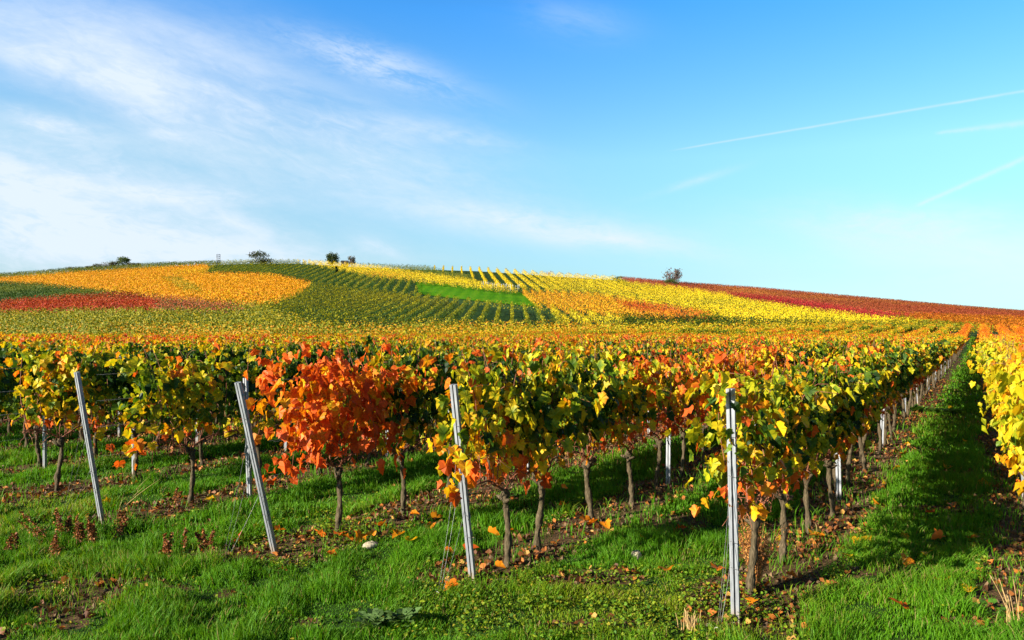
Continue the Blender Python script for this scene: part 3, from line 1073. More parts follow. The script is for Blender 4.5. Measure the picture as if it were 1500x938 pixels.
def build_weeds():
    """low broad-leaved weeds in front of the rows"""
    r = np.random.default_rng(41)
    n = 190000
    y = np.sqrt(r.uniform(4.6 ** 2, 10 ** 2, n)); x = r.uniform(-0.74, 0.72, n) * y
    w = np.clip(1.25 - np.hypot((x - 0.7) / 1.6, (y - 5.9) / 0.95), 0, 1)
    w2 = np.clip(1.2 - np.hypot((x + 2.2) / 1.1, (y - 8.3) / 0.9), 0, 1) * 0.6
    s = soil_mask(x, y)
    pr = np.maximum(np.maximum(w, w2), 0.45 * (s > 0.1) * (s < 0.9)) * np.clip((fbm(x * 4, y * 4, 71, 2) - 0.33) * 3.5, 0, 1)
    m = r.random(n) < pr
    x, y = x[m], y[m]; N = len(x)
    pos, nn, t, sz = flat_leaves(r, x, y, 0.011, 0.030, 0.085, 0.6)
    V, T = expand(LEAF1, TRI1, pos, nn, t, sz, r.uniform(-0.1, 0.5, N), r)
    pal = np.array([(0.13, 0.24, 0.010), (0.24, 0.31, 0.012), (0.07, 0.17, 0.012), (0.32, 0.27, 0.02)])
    col = pal[r.choice(4, N, p=[0.4, 0.3, 0.2, 0.1])] * r.uniform(0.7, 1.2, (N, 1))
    tag(link('weeds', mesh_np('weeds', V, T, M_GRASS, {'col': rep(col, len(LEAF1))}, smooth=False)),
        'low yellow green weeds growing in front of the vine rows', 'weeds', kind='stuff')


build_litter()
build_weeds()

# single fallen leaves: (photo x, y, hue, place)
LV = [(1330, 655, .6, 0), (1325, 669, .66, 0), (1312, 690, .6, 0), (1390, 690, .62, 0), (1377, 681, .66, 0), (1298, 771, .70, 0), (1376, 793, .76, 0), (1362, 756, .80, 0),
      (1241, 824, .52, 0), (1421, 874, .60, 0), (1319, 898, .78, 0), (1382, 859, .66, 0), (1327, 793, .66, 0), (1327, 830, .70, 0), (1255, 800, .62, 0), (1268, 799, .62, 0), (1428, 795, .72, 0),
      (1360, 818, .56, 0), (1285, 745, .7, 0), (1395, 745, .7, 0), (1345, 720, .62, 0), (1410, 650, .62, 0), (1300, 715, .6, 0), (1335, 640, .6, 0), (1380, 628, .6, 0), (1392, 600, .6, 0), (1345, 600, .6, 0), (1440, 715, .7, 0),
      (155, 742, .62, 1), (305, 737, .6, 1), (487, 820, .76, 1), (605, 760, .72, 1), (632, 780, .74, 1), (560, 776, .74, 1), (602, 800, .6, 1),
      (347, 795, .88, 1), (382, 778, .74, 1), (412, 783, .72, 1), (722, 788, .70, 2), (746, 784, .72, 2), (733, 838, .70, 2), (690, 812, .8, 2), (662, 815, .78, 2), (830, 745, .76, 2),
      (985, 743, .74, 2), (998, 783, .80, 2), (945, 798, .62, 2), (870, 772, .74, 2), (858, 768, .7, 2), (886, 775, .7, 2), (1050, 842, .74, 2), (1160, 852, .74, 3), (1120, 870, .76, 3), (1104, 893, .7, 3), (1190, 790, .66, 3), (1200, 795, .7, 3), (1143, 788, .55, 3), (1150, 800, .56, 3),
      (660, 870, .75, 2), (975, 842, .7, 2), (525, 795, .7, 1), (510, 797, .72, 1), (540, 792, .7, 1), (500, 790, .78, 1), (465, 790, .76, 1), (585, 790, .68, 1), (640, 765, .68, 1)]
PL = {0: 'on the grass path between the rows', 1: 'in the grass below the red vine and leftward', 2: 'in the grass around the middle end post row', 3: 'on bare soil near the upright end post'}
r = np.random.default_rng(51)
LEAFV = []
for i in range(5):
    V, T = expand(LEAF0, TRI0, np.zeros((1, 3)), np.array([[0.1, 0.1, 1.0]]), np.array([[0, 1.0, 0]]), np.array([1.0]), np.array([r.uniform(0.1, 0.6)]), r)
    LEAFV.append(mesh_np('fallen_leaf', V - [0, 0.35, 0], T, M_LEAF, {'lv': np.full(len(V), 0.0), 'val': np.full(len(V), 1.0)}, smooth=True))
for (px, py, hue, pl) in LV:
    x, y = gpx(px + r.normal(0, 2), py)
    o = link('fallen_leaf', LEAFV[int(r.integers(5))], None, (x, y, float(H(x, y)) + 0.062), (r.normal(0.15, 0.25), r.normal(0, 0.25), r.uniform(0, 6.28)))
    s = r.uniform(0.095, 0.15); o.scale = (s, s, s)
    o.color = (hue, 1, 1, 1)
    w = 'yellow' if hue < 0.58 else 'orange' if hue < 0.73 else 'red brown'
    tag(o, f'{w.capitalize()} fallen vine leaf lying {PL[pl]}', 'fallen leaf', f'{w} fallen leaves {PL[pl]}')


# stones
def stone(px, py, s, lab, seed):
    r = np.random.default_rng(seed)
    x, y = gpx(px, py)
    nu, nv = 14, 9
    th, ph = np.meshgrid(np.linspace(0, 2 * math.pi, nu, endpoint=False), np.linspace(0.05, math.pi - 0.05, nv))
    rr = 0.75 + 0.5 * fbm(np.cos(th) * 1.3 + seed, ph * 1.2 + np.sin(th) * 1.3, seed, 3)
    V = np.stack([rr * np.cos(th) * np.sin(ph) * s[0], rr * np.sin(th) * np.sin(ph) * s[1], rr * np.cos(ph) * s[2]], -1).reshape(-1, 3)
    i, j = np.meshgrid(np.arange(nv - 1), np.arange(nu), indexing='ij'); j2 = (j + 1) % nu
    Q = np.stack([i * nu + j, (i + 1) * nu + j, (i + 1) * nu + j2, i * nu + j2], -1).reshape(-1, 4)
    o = link('stone', mesh_np('stone', V, Q, M_STONE, smooth=False), None, (x, y, float(H(x, y)) + s[2] * 0.6), (0, 0, r.uniform(0, 6)))
    tag(o, lab, 'stone', 'pale stones in the grass')


stone(543, 803, (0.085, 0.055, 0.04), 'Long pale cream stone in the grass below the red vine', 3)
stone(932, 818, (0.06, 0.05, 0.05), 'Pale yellowish stone in the grass between the two right end posts', 5)
stone(1040, 918, (0.035, 0.025, 0.018), 'Small whitish stone left of the nearest end post foot', 7)
stone(1146, 803, (0.04, 0.03, 0.03), 'Small pale stone under the first vine behind the nearest end post', 9)
stone(693, 793, (0.035, 0.03, 0.025), 'Little grey stone right of the middle end post', 12)


# ------------------------------------------------------------------ weeds that stand alone
def dock(px, py, h, lean, seed, lab):
    """dead seed head of dock: stalk with rusty clusters"""
    r = np.random.default_rng(seed)
    x, y = gpx(px, py)
    root = link('dried_weed', None, None, (x, y, float(H(x, y))))
    tag(root, lab, 'dead weed', 'rusty dead weed stalks at the left')
    st, sd = Acc(), [[], [], [], []]
    for s in range(int(r.integers(1, 4))):
        lx, ly = lean * h + r.normal(0, 0.12) * h, r.normal(0, 0.12) * h
        hh = h * r.uniform(0.65, 1.0)
        q = np.linspace(0, 1, 7)
        path = np.stack([lx * q ** 1.4 + r.normal(0, .03), ly * q ** 1.4 + r.normal(0, .03), hh * q], -1)
        st.tube(path, np.linspace(0.005, 0.002, 7), 5)
        for k in range(120):
            f = r.uniform(0.28, 1.0); i0 = min(int(f * 6), 5); w = f * 6 - i0
            p = path[i0] * (1 - w) + path[i0 + 1] * w
            o_ = r.normal(0, 0.018, 3) * (1.25 - f)
            sd[0].append(p + o_); sd[1].append(r.normal(0, 1, 3)); sd[2].append(r.normal(0, 1, 3)); sd[3].append(r.uniform(0.012, 0.026))
    link('stalk', st.mesh('stalk', M_DRY), root)
    a = [np.array(q) for q in sd]
    V, T = expand(LEAF2, TRI2, a[0], a[1], a[2], a[3], r.uniform(0, .4, len(a[0])), r)
    pal = np.array([(0.22, 0.07, 0.022), (0.36, 0.13, 0.03), (0.15, 0.05, 0.016)])
    col = pal[r.choice(3, len(a[0]))]
    link('seed_head', mesh_np('seed_head', V, T, M_LITTER, {'col': rep(col, 4)}, smooth=False), root)


for i, (px, py, h, ln, lb) in enumerate([
        (72, 800, .36, -.75, 'Rusty dead weed bending far left at the left edge'), (83, 792, .34, -.02, 'Tall rusty weed stalk left of the leftmost end post'),
        (98, 790, .28, .05, 'Short rusty weed stalk close left of the leftmost end post'), (121, 800, .34, .02, 'Rusty weed standing in front of the leftmost end post'),
        (142, 800, .33, .05, 'Rusty weed just right in front of the leftmost post foot'), (172, 795, .30, .25, 'Rusty weed leaning right beside the leftmost post foot'),
        (12, 812, .20, .05, 'Small rusty weed at the left picture edge'), (78, 822, .30, .1, 'Rusty weed nearest the bare patch of ground'),
        (246, 820, .26, .0, 'Broad rusty weed in the middle of the left grass'), (269, 808, .28, .02, 'Upright rusty weed right of the broad one'),
        (302, 805, .28, .03, 'Dense rusty weed left of the slanted end post'), (178, 775, .22, .1, 'Low rusty weed behind the leftmost end post foot'),
        (255, 745, .24, .1, 'Rusty weed left of the green vine trunk')]):
    dock(px, py, h, ln, 900 + i, lb)


def dry_bush():
    r = np.random.default_rng(61)
    x, y = gpx(1106, 868)
    root = link('dry_shrub', None, None, (x, y, float(H(x, y))))
    tag(root, 'Dry orange brown feathery shrub right beside the nearest end post', 'shrub')
    st = Acc(); P, Nn, Tt, S = [], [], [], []
    for k in range(64):
        az, el = r.uniform(0, 6.28), r.uniform(0.08, 0.42)
        h = r.uniform(0.38, 0.66)
        q = np.linspace(0, 1, 6)
        path = np.stack([math.cos(az) * el * h * q ** 1.3, math.sin(az) * el * h * q ** 1.3, h * q], -1)
        st.tube(path, np.linspace(0.004, 0.0012, 6), 4)
        for j in range(70):
            f = r.uniform(0.15, 1); i0 = min(int(f * 5), 4); w = f * 5 - i0
            P.append(path[i0] * (1 - w) + path[i0 + 1] * w + r.normal(0, 0.016, 3)); Nn.append(r.normal(0, 1, 3)); Tt.append(r.normal(0, 1, 3) + [0, 0, 1]); S.append(r.uniform(0.01, 0.028))
    link('twigs', st.mesh('twigs', M_DRY), root)
    V, T = expand(LEAF2 * [0.4, 1], TRI2, np.array(P), np.array(Nn), np.array(Tt), np.array(S), r.uniform(0, .3, len(P)), r)
    pal = np.array([(0.42, 0.16, 0.03), (0.30, 0.10, 0.022), (0.52, 0.25, 0.06), (0.18, 0.07, 0.02)])
    link('foliage', mesh_np('dry_foliage', V, T, M_LITTER, {'col': rep(pal[r.choice(4, len(P))], 4)}, smooth=False), root)


dry_bush()


def stalks(px, py, n, h, lab, seed, spread=0.04, lean=-0.25):
    r = np.random.default_rng(seed); x, y = gpx(px, py); acc = Acc()
    for k in range(n):
        q = np.linspace(0, 1, 6); hh = h * r.uniform(0.5, 1); lx = (lean + r.normal(0, 0.25)) * hh; ox, oy = r.normal(0, spread, 2)
        acc.tube(np.stack([ox + lx * q ** 1.5, oy + r.normal(0, .1) * hh * q, hh * q], -1), np.linspace(0.004, 0.0015, 6), 4)
    o = link('dry_grass_tuft', acc.mesh('dry_grass_tuft', M_STRAW), None, (x, y, float(H(x, y))))
    tag(o, lab, 'dry grass', 'tufts of dry straw coloured grass')


stalks(1488, 925, 9, 0.42, 'Dry straw stalks at the bottom right corner', 71)
stalks(1010, 925, 22, 0.16, 'Short dry straw tuft left of the nearest end post', 72, 0.035, 0.0)
stalks(172, 762, 5, 0.55, 'Tall bent straw stems right of the leftmost end post', 73, 0.015, 0.6)


def rosette(px, py, n, s, col, lab, seed):
    r = np.random.default_rng(seed); x, y = gpx(px, py)
    az = np.linspace(0, 6.28, n, endpoint=False) + r.normal(0, .3, n)
    lay = r.uniform(0.2, 1.0, n)
    pos = np.stack([np.cos(az) * s * 0.5 * lay, np.sin(az) * s * 0.5 * lay, r.uniform(0.03, 0.10, n)], -1)
    nn = np.stack([np.cos(az) * -0.5, np.sin(az) * -0.5, np.ones(n)], -1); t = np.stack([np.cos(az), np.sin(az), np.full(n, 0.3)], -1)
    V, T = expand(LEAF1, TRI1, pos, nn, t, r.uniform(0.6, 1.0, n) * s * 0.42, r.uniform(0, .5, n), r)
    c = np.array(col) * r.uniform(0.7, 1.2, (n, 1))
    o = link('leafy_weed', mesh_np('leafy_weed', V, T, M_GRASS, {'col': rep(c, len(LEAF1))}, smooth=False), None, (x, y, float(H(x, y))))
    tag(o, lab, 'weed', 'broad leaved weeds in the grass')


rosette(548, 920, 34, 0.22, (0.13, 0.22, 0.06), 'Grey green leafy weed at the bottom left of the middle end post', 81)
rosette(590, 918, 34, 0.20, (0.12, 0.21, 0.055), 'Grey green leafy weed right of its twin at the bottom', 82)
rosette(1447, 905, 9, 0.20, (0.09, 0.22, 0.02), 'Bright green broad leaved weed at the bottom right', 83)
rosette(1385, 608, 40, 0.55, (0.09, 0.19, 0.02), 'Green creeping vine shoot lying on the grass path', 84)
rosette(1340, 603, 40, 0.5, (0.08, 0.17, 0.02), 'Green sucker shoots beside the post on the path edge', 85)

# ------------------------------------------------------------------ hill fields
def inside(px, py, poly):
    n = len(poly); r_ = np.zeros(px.shape, bool); j = n - 1
    for i in range(n):
        xi, yi = poly[i]; xj, yj = poly[j]
        c = ((yi > py) != (yj > py)) & (px < (xj - xi) * (py - yi) / (yj - yi + 1e-9) + xi)
        r_ ^= c; j = i
    return r_


GREEN = [(0.040, 0.085, 0.008), (0.075, 0.125, 0.008), (0.15, 0.17, 0.010)]
OLIVE = [(0.10, 0.12, 0.008), (0.22, 0.20, 0.010), (0.32, 0.24, 0.012), (0.06, 0.09, 0.008)]
YELLOW = [(0.66, 0.46, 0.008), (0.75, 0.55, 0.010), (0.52, 0.40, 0.010)]
ORANGE = [(0.72, 0.32, 0.008), (0.78, 0.40, 0.010), (0.62, 0.24, 0.010), (0.68, 0.42, 0.012)]
RED = [(0.42, 0.030, 0.006), (0.52, 0.085, 0.008), (0.28, 0.025, 0.008), (0.33, 0.10, 0.010)]
MAROON = [(0.30, 0.05, 0.020), (0.38, 0.085, 0.025), (0.24, 0.05, 0.020), (0.42, 0.13, 0.025)]
CRIMSON = [(0.62, 0.035, 0.05), (0.68, 0.06, 0.045), (0.52, 0.03, 0.04)]
RUST = [(0.60, 0.17, 0.010), (0.66, 0.24, 0.012), (0.50, 0.10, 0.012)]
YGREEN = [(0.25, 0.245, 0.008), (0.38, 0.31, 0.010), (0.16, 0.18, 0.008), (0.46, 0.32, 0.010)]
# name, polygon in the photo (first match wins), palette, row direction, spacing, rows as single things, label
FIELDS = [
    ('meadow', [(608, 412), (640, 413), (762, 427), (770, 432), (795, 449), (700, 440), (614, 430)], None, None, 0, 0, ''),
    ('red_vines', [(895, 441), (960, 443), (1010, 452), (1050, 461), (1000, 463), (925, 453)], RUST + RED[:2], (-0.06, 1), 2.0, 0, 'Bright red orange streak of vines below the yellow slope'),
    ('orange_vines', [(755, 424), (812, 426), (870, 429), (950, 441), (1050, 460), (990, 464), (905, 459), (830, 453), (790, 446), (770, 432)], ORANGE, (-0.06, 1), 2.0, 0, 'Orange vineyard field right of the green meadow'),
    ('yellow_row', [(790, 446), (830, 453), (905, 459), (915, 466), (905, 473), (838, 473), (815, 462)], YELLOW, (-0.02, 1), 2.8, 1, 'Bright yellow vine row at the hill foot below the orange field'),
    ('crimson_vines', [(1055, 428), (1112, 431), (1200, 443), (1260, 452), (1345, 463), (1290, 464), (1180, 450), (1090, 436)], CRIMSON, (0.6, 1), 2.0, 0, 'Crimson streak of vines between the yellow slope and maroon ridge'),
    ('amber_vines', [(1175, 444), (1215, 447), (1290, 459), (1330, 463), (1260, 455)], ORANGE, (0.6, 1), 2.0, 0, 'Thin amber streak of vines beside the crimson field'),
    ('yellow_vine_row', [(618, 388), (740, 393), (800, 399), (900, 403), (925, 412), (1000, 420), (1060, 429), (1180, 450), (1310, 465), (1370, 472), (1290, 471), (1060, 465), (1045, 457), (950, 441), (870, 428), (812, 425), (755, 421), (700, 412), (690, 404)], YELLOW, (-0.075, 1), 3.3, 1, 'Yellow vine row on the upper slope right of the meadow'),
    ('rust_vines', [(1225, 450), (1330, 459), (1500, 464), (1800, 480), (1800, 500), (1500, 481), (1370, 471), (1300, 462)], RUST + RUST + RED[1:2], (1, 0.3), 1.8, 0, 'Rust orange vineyard at the far right foot of the ridge'),
    ('maroon_vines', [(730, 386), (800, 388), (920, 402), (1000, 408), (1500, 448), (1800, 470), (1800, 486), (1500, 466), (1320, 463), (1240, 450), (1130, 438), (1040, 427), (925, 413), (800, 400)], MAROON, (1, -0.25), 1.7, 0, 'Maroon vineyard covering the right ridge below the sky'),
    ('golden_vines', [(425, 380), (480, 382), (560, 390), (700, 410), (760, 424), (700, 418), (612, 409), (540, 402), (470, 388)], YELLOW + ORANGE[:1], (-0.4, 1), 2.0, 0, 'Golden band of vines across the hilltop above the meadow'),
    ('olive_vines', [(520, 380), (620, 386), (690, 404), (700, 413), (620, 400), (560, 392)], OLIVE[:2] + GREEN, (-0.4, 1), 2.0, 0, 'Dark olive wedge of vines on the hilltop'),
    ('green_vine_row', [(292, 399), (312, 390), (336, 376), (425, 379), (470, 386), (540, 402), (612, 410), (612, 431), (560, 425), (500, 419), (455, 413), (400, 401), (340, 399)], GREEN, (-0.10, 1), 2.5, 1, 'Green vine row on the hilltop left of the meadow'),
    ('dark_green_vine_row', [(395, 445), (430, 430), (458, 413), (560, 425), (614, 431), (700, 441), (795, 450), (815, 462), (838, 472), (480, 472), (420, 458)], GREEN[:2] + OLIVE[:1] + OLIVE[:2], (0.0, 1), 2.2, 1, 'Green vine row at the hill foot below the meadow'),
    ('olive_patch', [(235, 406), (262, 405), (292, 418), (298, 428), (268, 426), (250, 414)], [(0.40, 0.30, 0.008), (0.80, 0.36, 0.006), (0.55, 0.36, 0.008), (0.26, 0.22, 0.010)], (1, 0.12), 2.0, 0, 'Small olive patch inside the golden orange field'),
    ('golden_orange_vines', [(-300, 412), (0, 407), (100, 399), (200, 393), (300, 387), (315, 397), (400, 400), (460, 412), (430, 430), (385, 444), (330, 440), (250, 433), (180, 428), (120, 421), (60, 415), (0, 412), (-300, 418)], [(0.84, 0.33, 0.004), (0.88, 0.41, 0.006), (0.80, 0.27, 0.005), (0.86, 0.48, 0.008)], (1, 0.12), 2.0, 0, 'Large golden orange vineyard on the left hillside'),
    ('dark_red_vines', [(200, 431), (280, 436), (375, 447), (330, 454), (215, 453), (235, 442)], MAROON + OLIVE[:1] + RED[2:], (-0.75, 1), 2.0, 0, 'Dark maroon end of the red strip below the golden slope'),
    ('red_vine_strip', [(-300, 450), (0, 440), (90, 433), (180, 428), (280, 436), (365, 447), (330, 453), (200, 452), (100, 453), (0, 456), (-300, 462)], RED, (1, 0.1), 1.8, 0, 'Deep red strip of vines on the lower left slope'),
    ('dark_green_vines', [(-300, 418), (0, 411), (60, 415), (130, 422), (180, 429), (90, 434), (0, 441), (-300, 452)], GREEN, (1, 0.15), 2.4, 0, 'Dark green vineyard at the left above the red strip'),
    ('ridge_vines', [(-300, 380), (0, 380), (500, 370), (500, 390), (300, 384), (200, 389), (100, 395), (0, 403), (-300, 415)], GREEN + OLIVE[:1], (1, 0.1), 1.6, 0, 'Olive green vines along the left skyline'),
    ('green_vines', [(850, 470), (905, 461), (1060, 464), (1290, 470), (1200, 473), (900, 474)], GREEN + YGREEN[:2], (0.8, 1), 2.0, 0, 'Green rows of vines at the hill foot behind the near block'),
    ('golden_vine_foot', [(-400, 474), (300, 476), (760, 474), (1000, 476), (1300, 474), (1300, 520), (-400, 520)], [(0.60, 0.36, 0.010), (0.45, 0.36, 0.012), (0.62, 0.27, 0.010), (0.24, 0.24, 0.010)], (1, 0.02), 2.0, 0, 'Golden vines at the foot of the hill right behind the near block'),
    ('yellow_green_vines', [(-400, 440), (2000, 440), (2000, 520), (-400, 520)], YGREEN, (1, 0.05), 2.0, 0, 'Yellow green vineyard across the foot of the hill'),
    ('upper_vines', [(-400, 350), (2000, 350), (2000, 520), (-400, 520)], OLIVE, (-0.3, 1), 2.0, 0, 'Olive vines filling the gaps of the hillside'),
]


def field_of(x, y):
    px = 750 + F * x / y
    py = HZ - F * (H(x, y) + 1.4 - CAMH) / y
    f = np.full(x.shape, -1)
    for i, fd in enumerate(FIELDS):
        m = (f < 0) & inside(px, py, fd[1])
        f[m] = i
    return f, px, py


ZONE_PATCH = {'dark_green_vine_row': 1}


def hill_leaves(x, y, fi, r, dvec):
    """leaf clumps round points on the row lines -> arrays"""
    N = len(x)
    nx, ny = dvec[1], -dvec[0]
    off = r.uniform(-0.21, 0.21, N)
    zz = r.uniform(0.40, 1.95, N)
    X, Yy = x + nx * off, y + ny * off
    pos = np.stack([X, Yy, H(X, Yy) + zz], -1)
    tp = np.clip((zz - 1.45) / 0.4, 0, 1)
    n = np.stack([nx * np.sign(off) * (1 - 0.6 * tp) + r.normal(0, .3, N), ny * np.sign(off) * (1 - 0.6 * tp) + r.normal(0, .3, N), 0.25 + 0.9 * tp + r.normal(0, 0.25, N)], -1)
    t = np.stack([r.normal(0, .6, N), r.normal(0, .6, N), -np.ones(N)], -1)
    return pos, n, t, r.uniform(0.17, 0.32, N)


def build_fields():
    for i, (name, poly, pal, dv, sp, single, lab) in enumerate(FIELDS):
        if pal is None:
            continue
        r = np.random.default_rng(2000 + i)
        dv = np.array(dv, float); dv /= np.linalg.norm(dv)
        nv = np.array([dv[1], -dv[0]])
        corners = np.array([(-330, 60), (330, 60), (-330, 310), (330, 310)])
        q0, q1 = (corners @ nv).min(), (corners @ nv).max()
        s0, s1 = (corners @ dv).min(), (corners @ dv).max()
        lines = np.arange(q0, q1, sp)
        step = 0.042 if single else 0.05
        ss = np.arange(s0, s1, step)
        pal = np.array(pal)
        mass = []
        count = 0
        for q in lines:
            s = ss + r.uniform(-step, step, len(ss))
            qq = q + 0.05 * np.sin(s * 0.3)
            x = nv[0] * qq + dv[0] * s; y = nv[1] * qq + dv[1] * s
            m = (y > 62) & (y < 286) & (np.abs(x / np.maximum(y, 1)) < 0.76)
            x, y = x[m], y[m]
            if not len(x):
                continue
            m = y > zmax(x, y) + 2.5
            x, y = x[m], y[m]
            if not len(x):
                continue
            f, px, py = field_of(x, y)
            m = f == i
            x, y = x[m], y[m]
            if len(x) < 12:
                continue
            # single vines along the row come out a little taller or thinner
            keep = r.random(len(x)) < np.clip(0.80 + 0.7 * (vnoise(x * 0.9, y * 0.9, 90 + i) - 0.4), 0.35, 1)
            x, y = x[keep], y[keep]
            ds = x * dv[0] + y * dv[1]
            cuts = np.flatnonzero(np.diff(ds) > 2.0) + 1 if single else []
            for xs_, ys_ in zip(np.split(x, cuts), np.split(y, cuts)):
                N = len(xs_)
                if N < 14:
                    continue
                pos, n, t, sz = hill_leaves(xs_, ys_, i, r, dv)
                V, T = expand(LEAF2, TRI2, pos, n, t, sz, r.uniform(-.1, .4, N), r)
                pn = fbm(xs_ * 0.05, ys_ * 0.05, 130 + i, 3)
                hh = pos[:, 2] - H(pos[:, 0], pos[:, 1])
                idx = np.clip(((pn - 0.5) * 1.6 + 0.5 + r.normal(0, 0.17, N)) * len(pal), 0, len(pal) - 1).astype(int)
                col = pal[idx] * r.uniform(0.86, 1.1, (N, 1))
                if single and pal is not None and pal[0][0] < 0.2:      # yellower shoot tips, also painting in the sunlit top edge of each row
                    tp = np.clip((hh - 1.35) / 0.35, 0, 1)[:, None] * r.uniform(0.4, 1.0, (N, 1))
                    col = col * (1 - tp) + np.array([0.46, 0.40, 0.012]) * tp
                if single:
                    wd = Acc()           # the wooden arms tied along the wire carry the whole row
                    k_ = np.linspace(0, N - 1, max(3, N // 40)).astype(int)
                    wd.tube(np.stack([xs_[k_], ys_[k_], H(xs_[k_], ys_[k_]) + 0.85], -1), 0.03, 4)
                    wv, wt = np.concatenate(wd.V), np.concatenate(wd.T)
                    T = np.concatenate([T, wt + len(V)]); V = np.concatenate([V, wv])
                    col4 = np.concatenate([rep(col, 4), np.tile([[0.05, 0.035, 0.02]], (len(wv), 1))])
                    o = link('vine_row', mesh_np('vine_row', V, T, M_RGB, {'col': col4}, smooth=False))
                    tag(o, lab, 'vine row', lab[0].lower() + lab[1:].replace('vine row', 'vine rows'))
                    count += 1
                else:
                    mass.append((V, T, rep(col, 4)))
        if mass:
            n0, TT = 0, []
            for V, T, c in mass:
                TT.append(T + n0); n0 += len(V)
            me = mesh_np(name, np.concatenate([m_[0] for m_ in mass]), np.concatenate(TT), M_RGB, {'col': np.concatenate([m_[2] for m_ in mass])}, smooth=False)
            tag(link(name, me), lab, 'vineyard', kind='stuff')
        print('FIELD', name, count, n0 if mass else 0)


build_fields()

# the meadow: a mown sheet just above the ground
def build_meadow():
    poly = FIELDS[0][1]
    ys = np.linspace(412.5, 448.5, 26)
    V, ok = [], 14
    for yy in ys:
        xx = np.linspace(600, 800, 801)
        m = inside(xx, np.full_like(xx, yy), poly)
        a, b_ = (xx[m].min(), xx[m].max()) if m.any() else (700, 700.1)
        for q in np.linspace(a, b_, ok):
            x, y = hill(q, yy, 0.3)
            V.append((x, y, float(H(x, y)) + 0.12))
    n = len(ys)
    i, j = np.meshgrid(np.arange(n - 1), np.arange(ok - 1), indexing='ij')
    Q = np.stack([i * ok + j, (i + 1) * ok + j, (i + 1) * ok + j + 1, i * ok + j + 1], -1).reshape(-1, 4)
    tag(link('meadow', mesh_np('meadow', V, Q, M_MEADOW)), kind='structure')


build_meadow()

# ------------------------------------------------------------------ trees and small things on the hill
def far_tree(name, px, py, hpx, wpx, lab, cat, cols, seed, bare=0.0, group=None, trunk=0.25, dense=1.0):
    r = np.random.default_rng(seed)
    x, y = hill(px, py)
    k = y / F
    h, w = hpx * k * 1.08, wpx * k * 1.05
    g = float(H(x, y))
    root = link(name, None, None, (x, y, g)); tag(root, lab, cat, group)
    tr = Acc(); P = []
    tr.tube([(0, 0, -0.2), (0.05 * h, 0, h * 0.3), (0.0, 0.03 * h, h * 0.62)], [0.035 * h, 0.028 * h, 0.012 * h], 7)
    nl = 16
    for i in range(nl):
        az, f = r.uniform(0, 6.28), r.uniform(0.15 if trunk < 0.2 else 0.3, 1.0)
        e = np.array([math.cos(az) * w * 0.42 * math.sqrt(max(0.05, 1 - (f - 0.45) ** 2 * 2.2)), math.sin(az) * w * 0.42, h * (trunk + (0.94 - trunk) * f)])
        st = np.array([0, 0, h * r.uniform(0.12, 0.4)])
        md = (st + e) / 2 + np.array([0, 0, -0.05 * h])
        tr.tube([st, md, e], [0.014 * h, 0.009 * h, 0.004 * h], 5)
        for j in range(int((70 if bare < 0.5 else 24) * dense)):
            P.append(e + r.normal(0, 1, 3) * [w * 0.13, w * 0.13, h * 0.085])
        if bare:
            for j in range(int(22 * bare)):
                d_ = r.normal(0, 1, 3) * [w * 0.16, w * 0.16, h * 0.12] + [0, 0, h * 0.03]
                s_ = st + (e - st) * r.uniform(0.5, 1)
                tr.tube([s_, s_ + d_ * 0.5, s_ + d_], [0.005 * h, 0.0035 * h, 0.002 * h], 3)
    link('trunk', tr.mesh('tree_trunk', M_DARKWOOD if bare < 0.5 else M_TWIG), root)
    P = np.array(P); N = len(P)
    V, T = expand(LEAF2, TRI2, P, r.normal(0, 1, (N, 3)) + [0, 0, 0.5], r.normal(0, 1, (N, 3)), r.uniform(0.055, 0.10, N) * h, r.uniform(-.1, .4, N), r)
    cols = np.array(cols)
    col = cols[r.choice(len(cols), N)] * r.uniform(0.7, 1.2, (N, 1))
    link('crown', mesh_np('tree_crown', V, T, M_RGB, {'col': rep(col, 4)}, smooth=False), root)


M_TWIG = mat_plain('grey_twig', (0.12, 0.085, 0.085), (0.24, 0.17, 0.16), 4.0, 0.9)
DG = [(0.025, 0.05, 0.012), (0.045, 0.075, 0.015), (0.07, 0.09, 0.02)]
GB = [(0.12, 0.09, 0.06), (0.09, 0.09, 0.04), (0.16, 0.11, 0.08)]
TG = 'trees and bushes on the left skyline'
far_tree('bush', 108, 394, 6, 15, 'Low brown bush farthest left on the skyline', 'bush', GB, 1, 0.4, TG, 0.1)
far_tree('bush', 133, 391, 7, 11, 'Small bare bush second from the left on the skyline', 'bush', GB, 2, 0.4, TG, 0.1)
far_tree('bush', 143, 390, 8, 10, 'Small dark bush third from the left on the skyline', 'bush', GB + DG, 3, 0.3, TG, 0.1)
far_tree('bush', 157, 389, 10, 16, 'Grey twiggy bush left of the round skyline tree', 'bush', GB, 4, 0.7, TG, 0.1)
far_tree('bush', 168, 388, 10, 14, 'Bushy grey green shrub touching the round skyline tree', 'bush', GB + DG, 5, 0.4, TG, 0.1)
far_tree('round_tree', 181, 388, 15, 13, 'Round green tree on the left skyline among low bushes', 'tree', [(0.10, 0.14, 0.03), (0.07, 0.10, 0.03)], 6, 0, TG, 0.2)
far_tree('bush', 193, 388, 7, 10, 'Low bush right of the round skyline tree', 'bush', GB, 7, 0.4, TG, 0.1)
far_tree('bush', 203, 387, 6, 7, 'Tiny bush at the right end of the skyline group', 'bush', GB, 8, 0.4, TG, 0.1)
far_tree('bush', 383, 390, 18, 28, 'Wide grey green bush on top of the hill', 'bush', GB[:2] + DG, 9, 0.45, None, 0.12)
far_tree('round_tree', 487, 388, 16, 15, 'Round dark tree on the crest left of the hut', 'tree', DG, 10, 0, None, 0.04, 1.4)
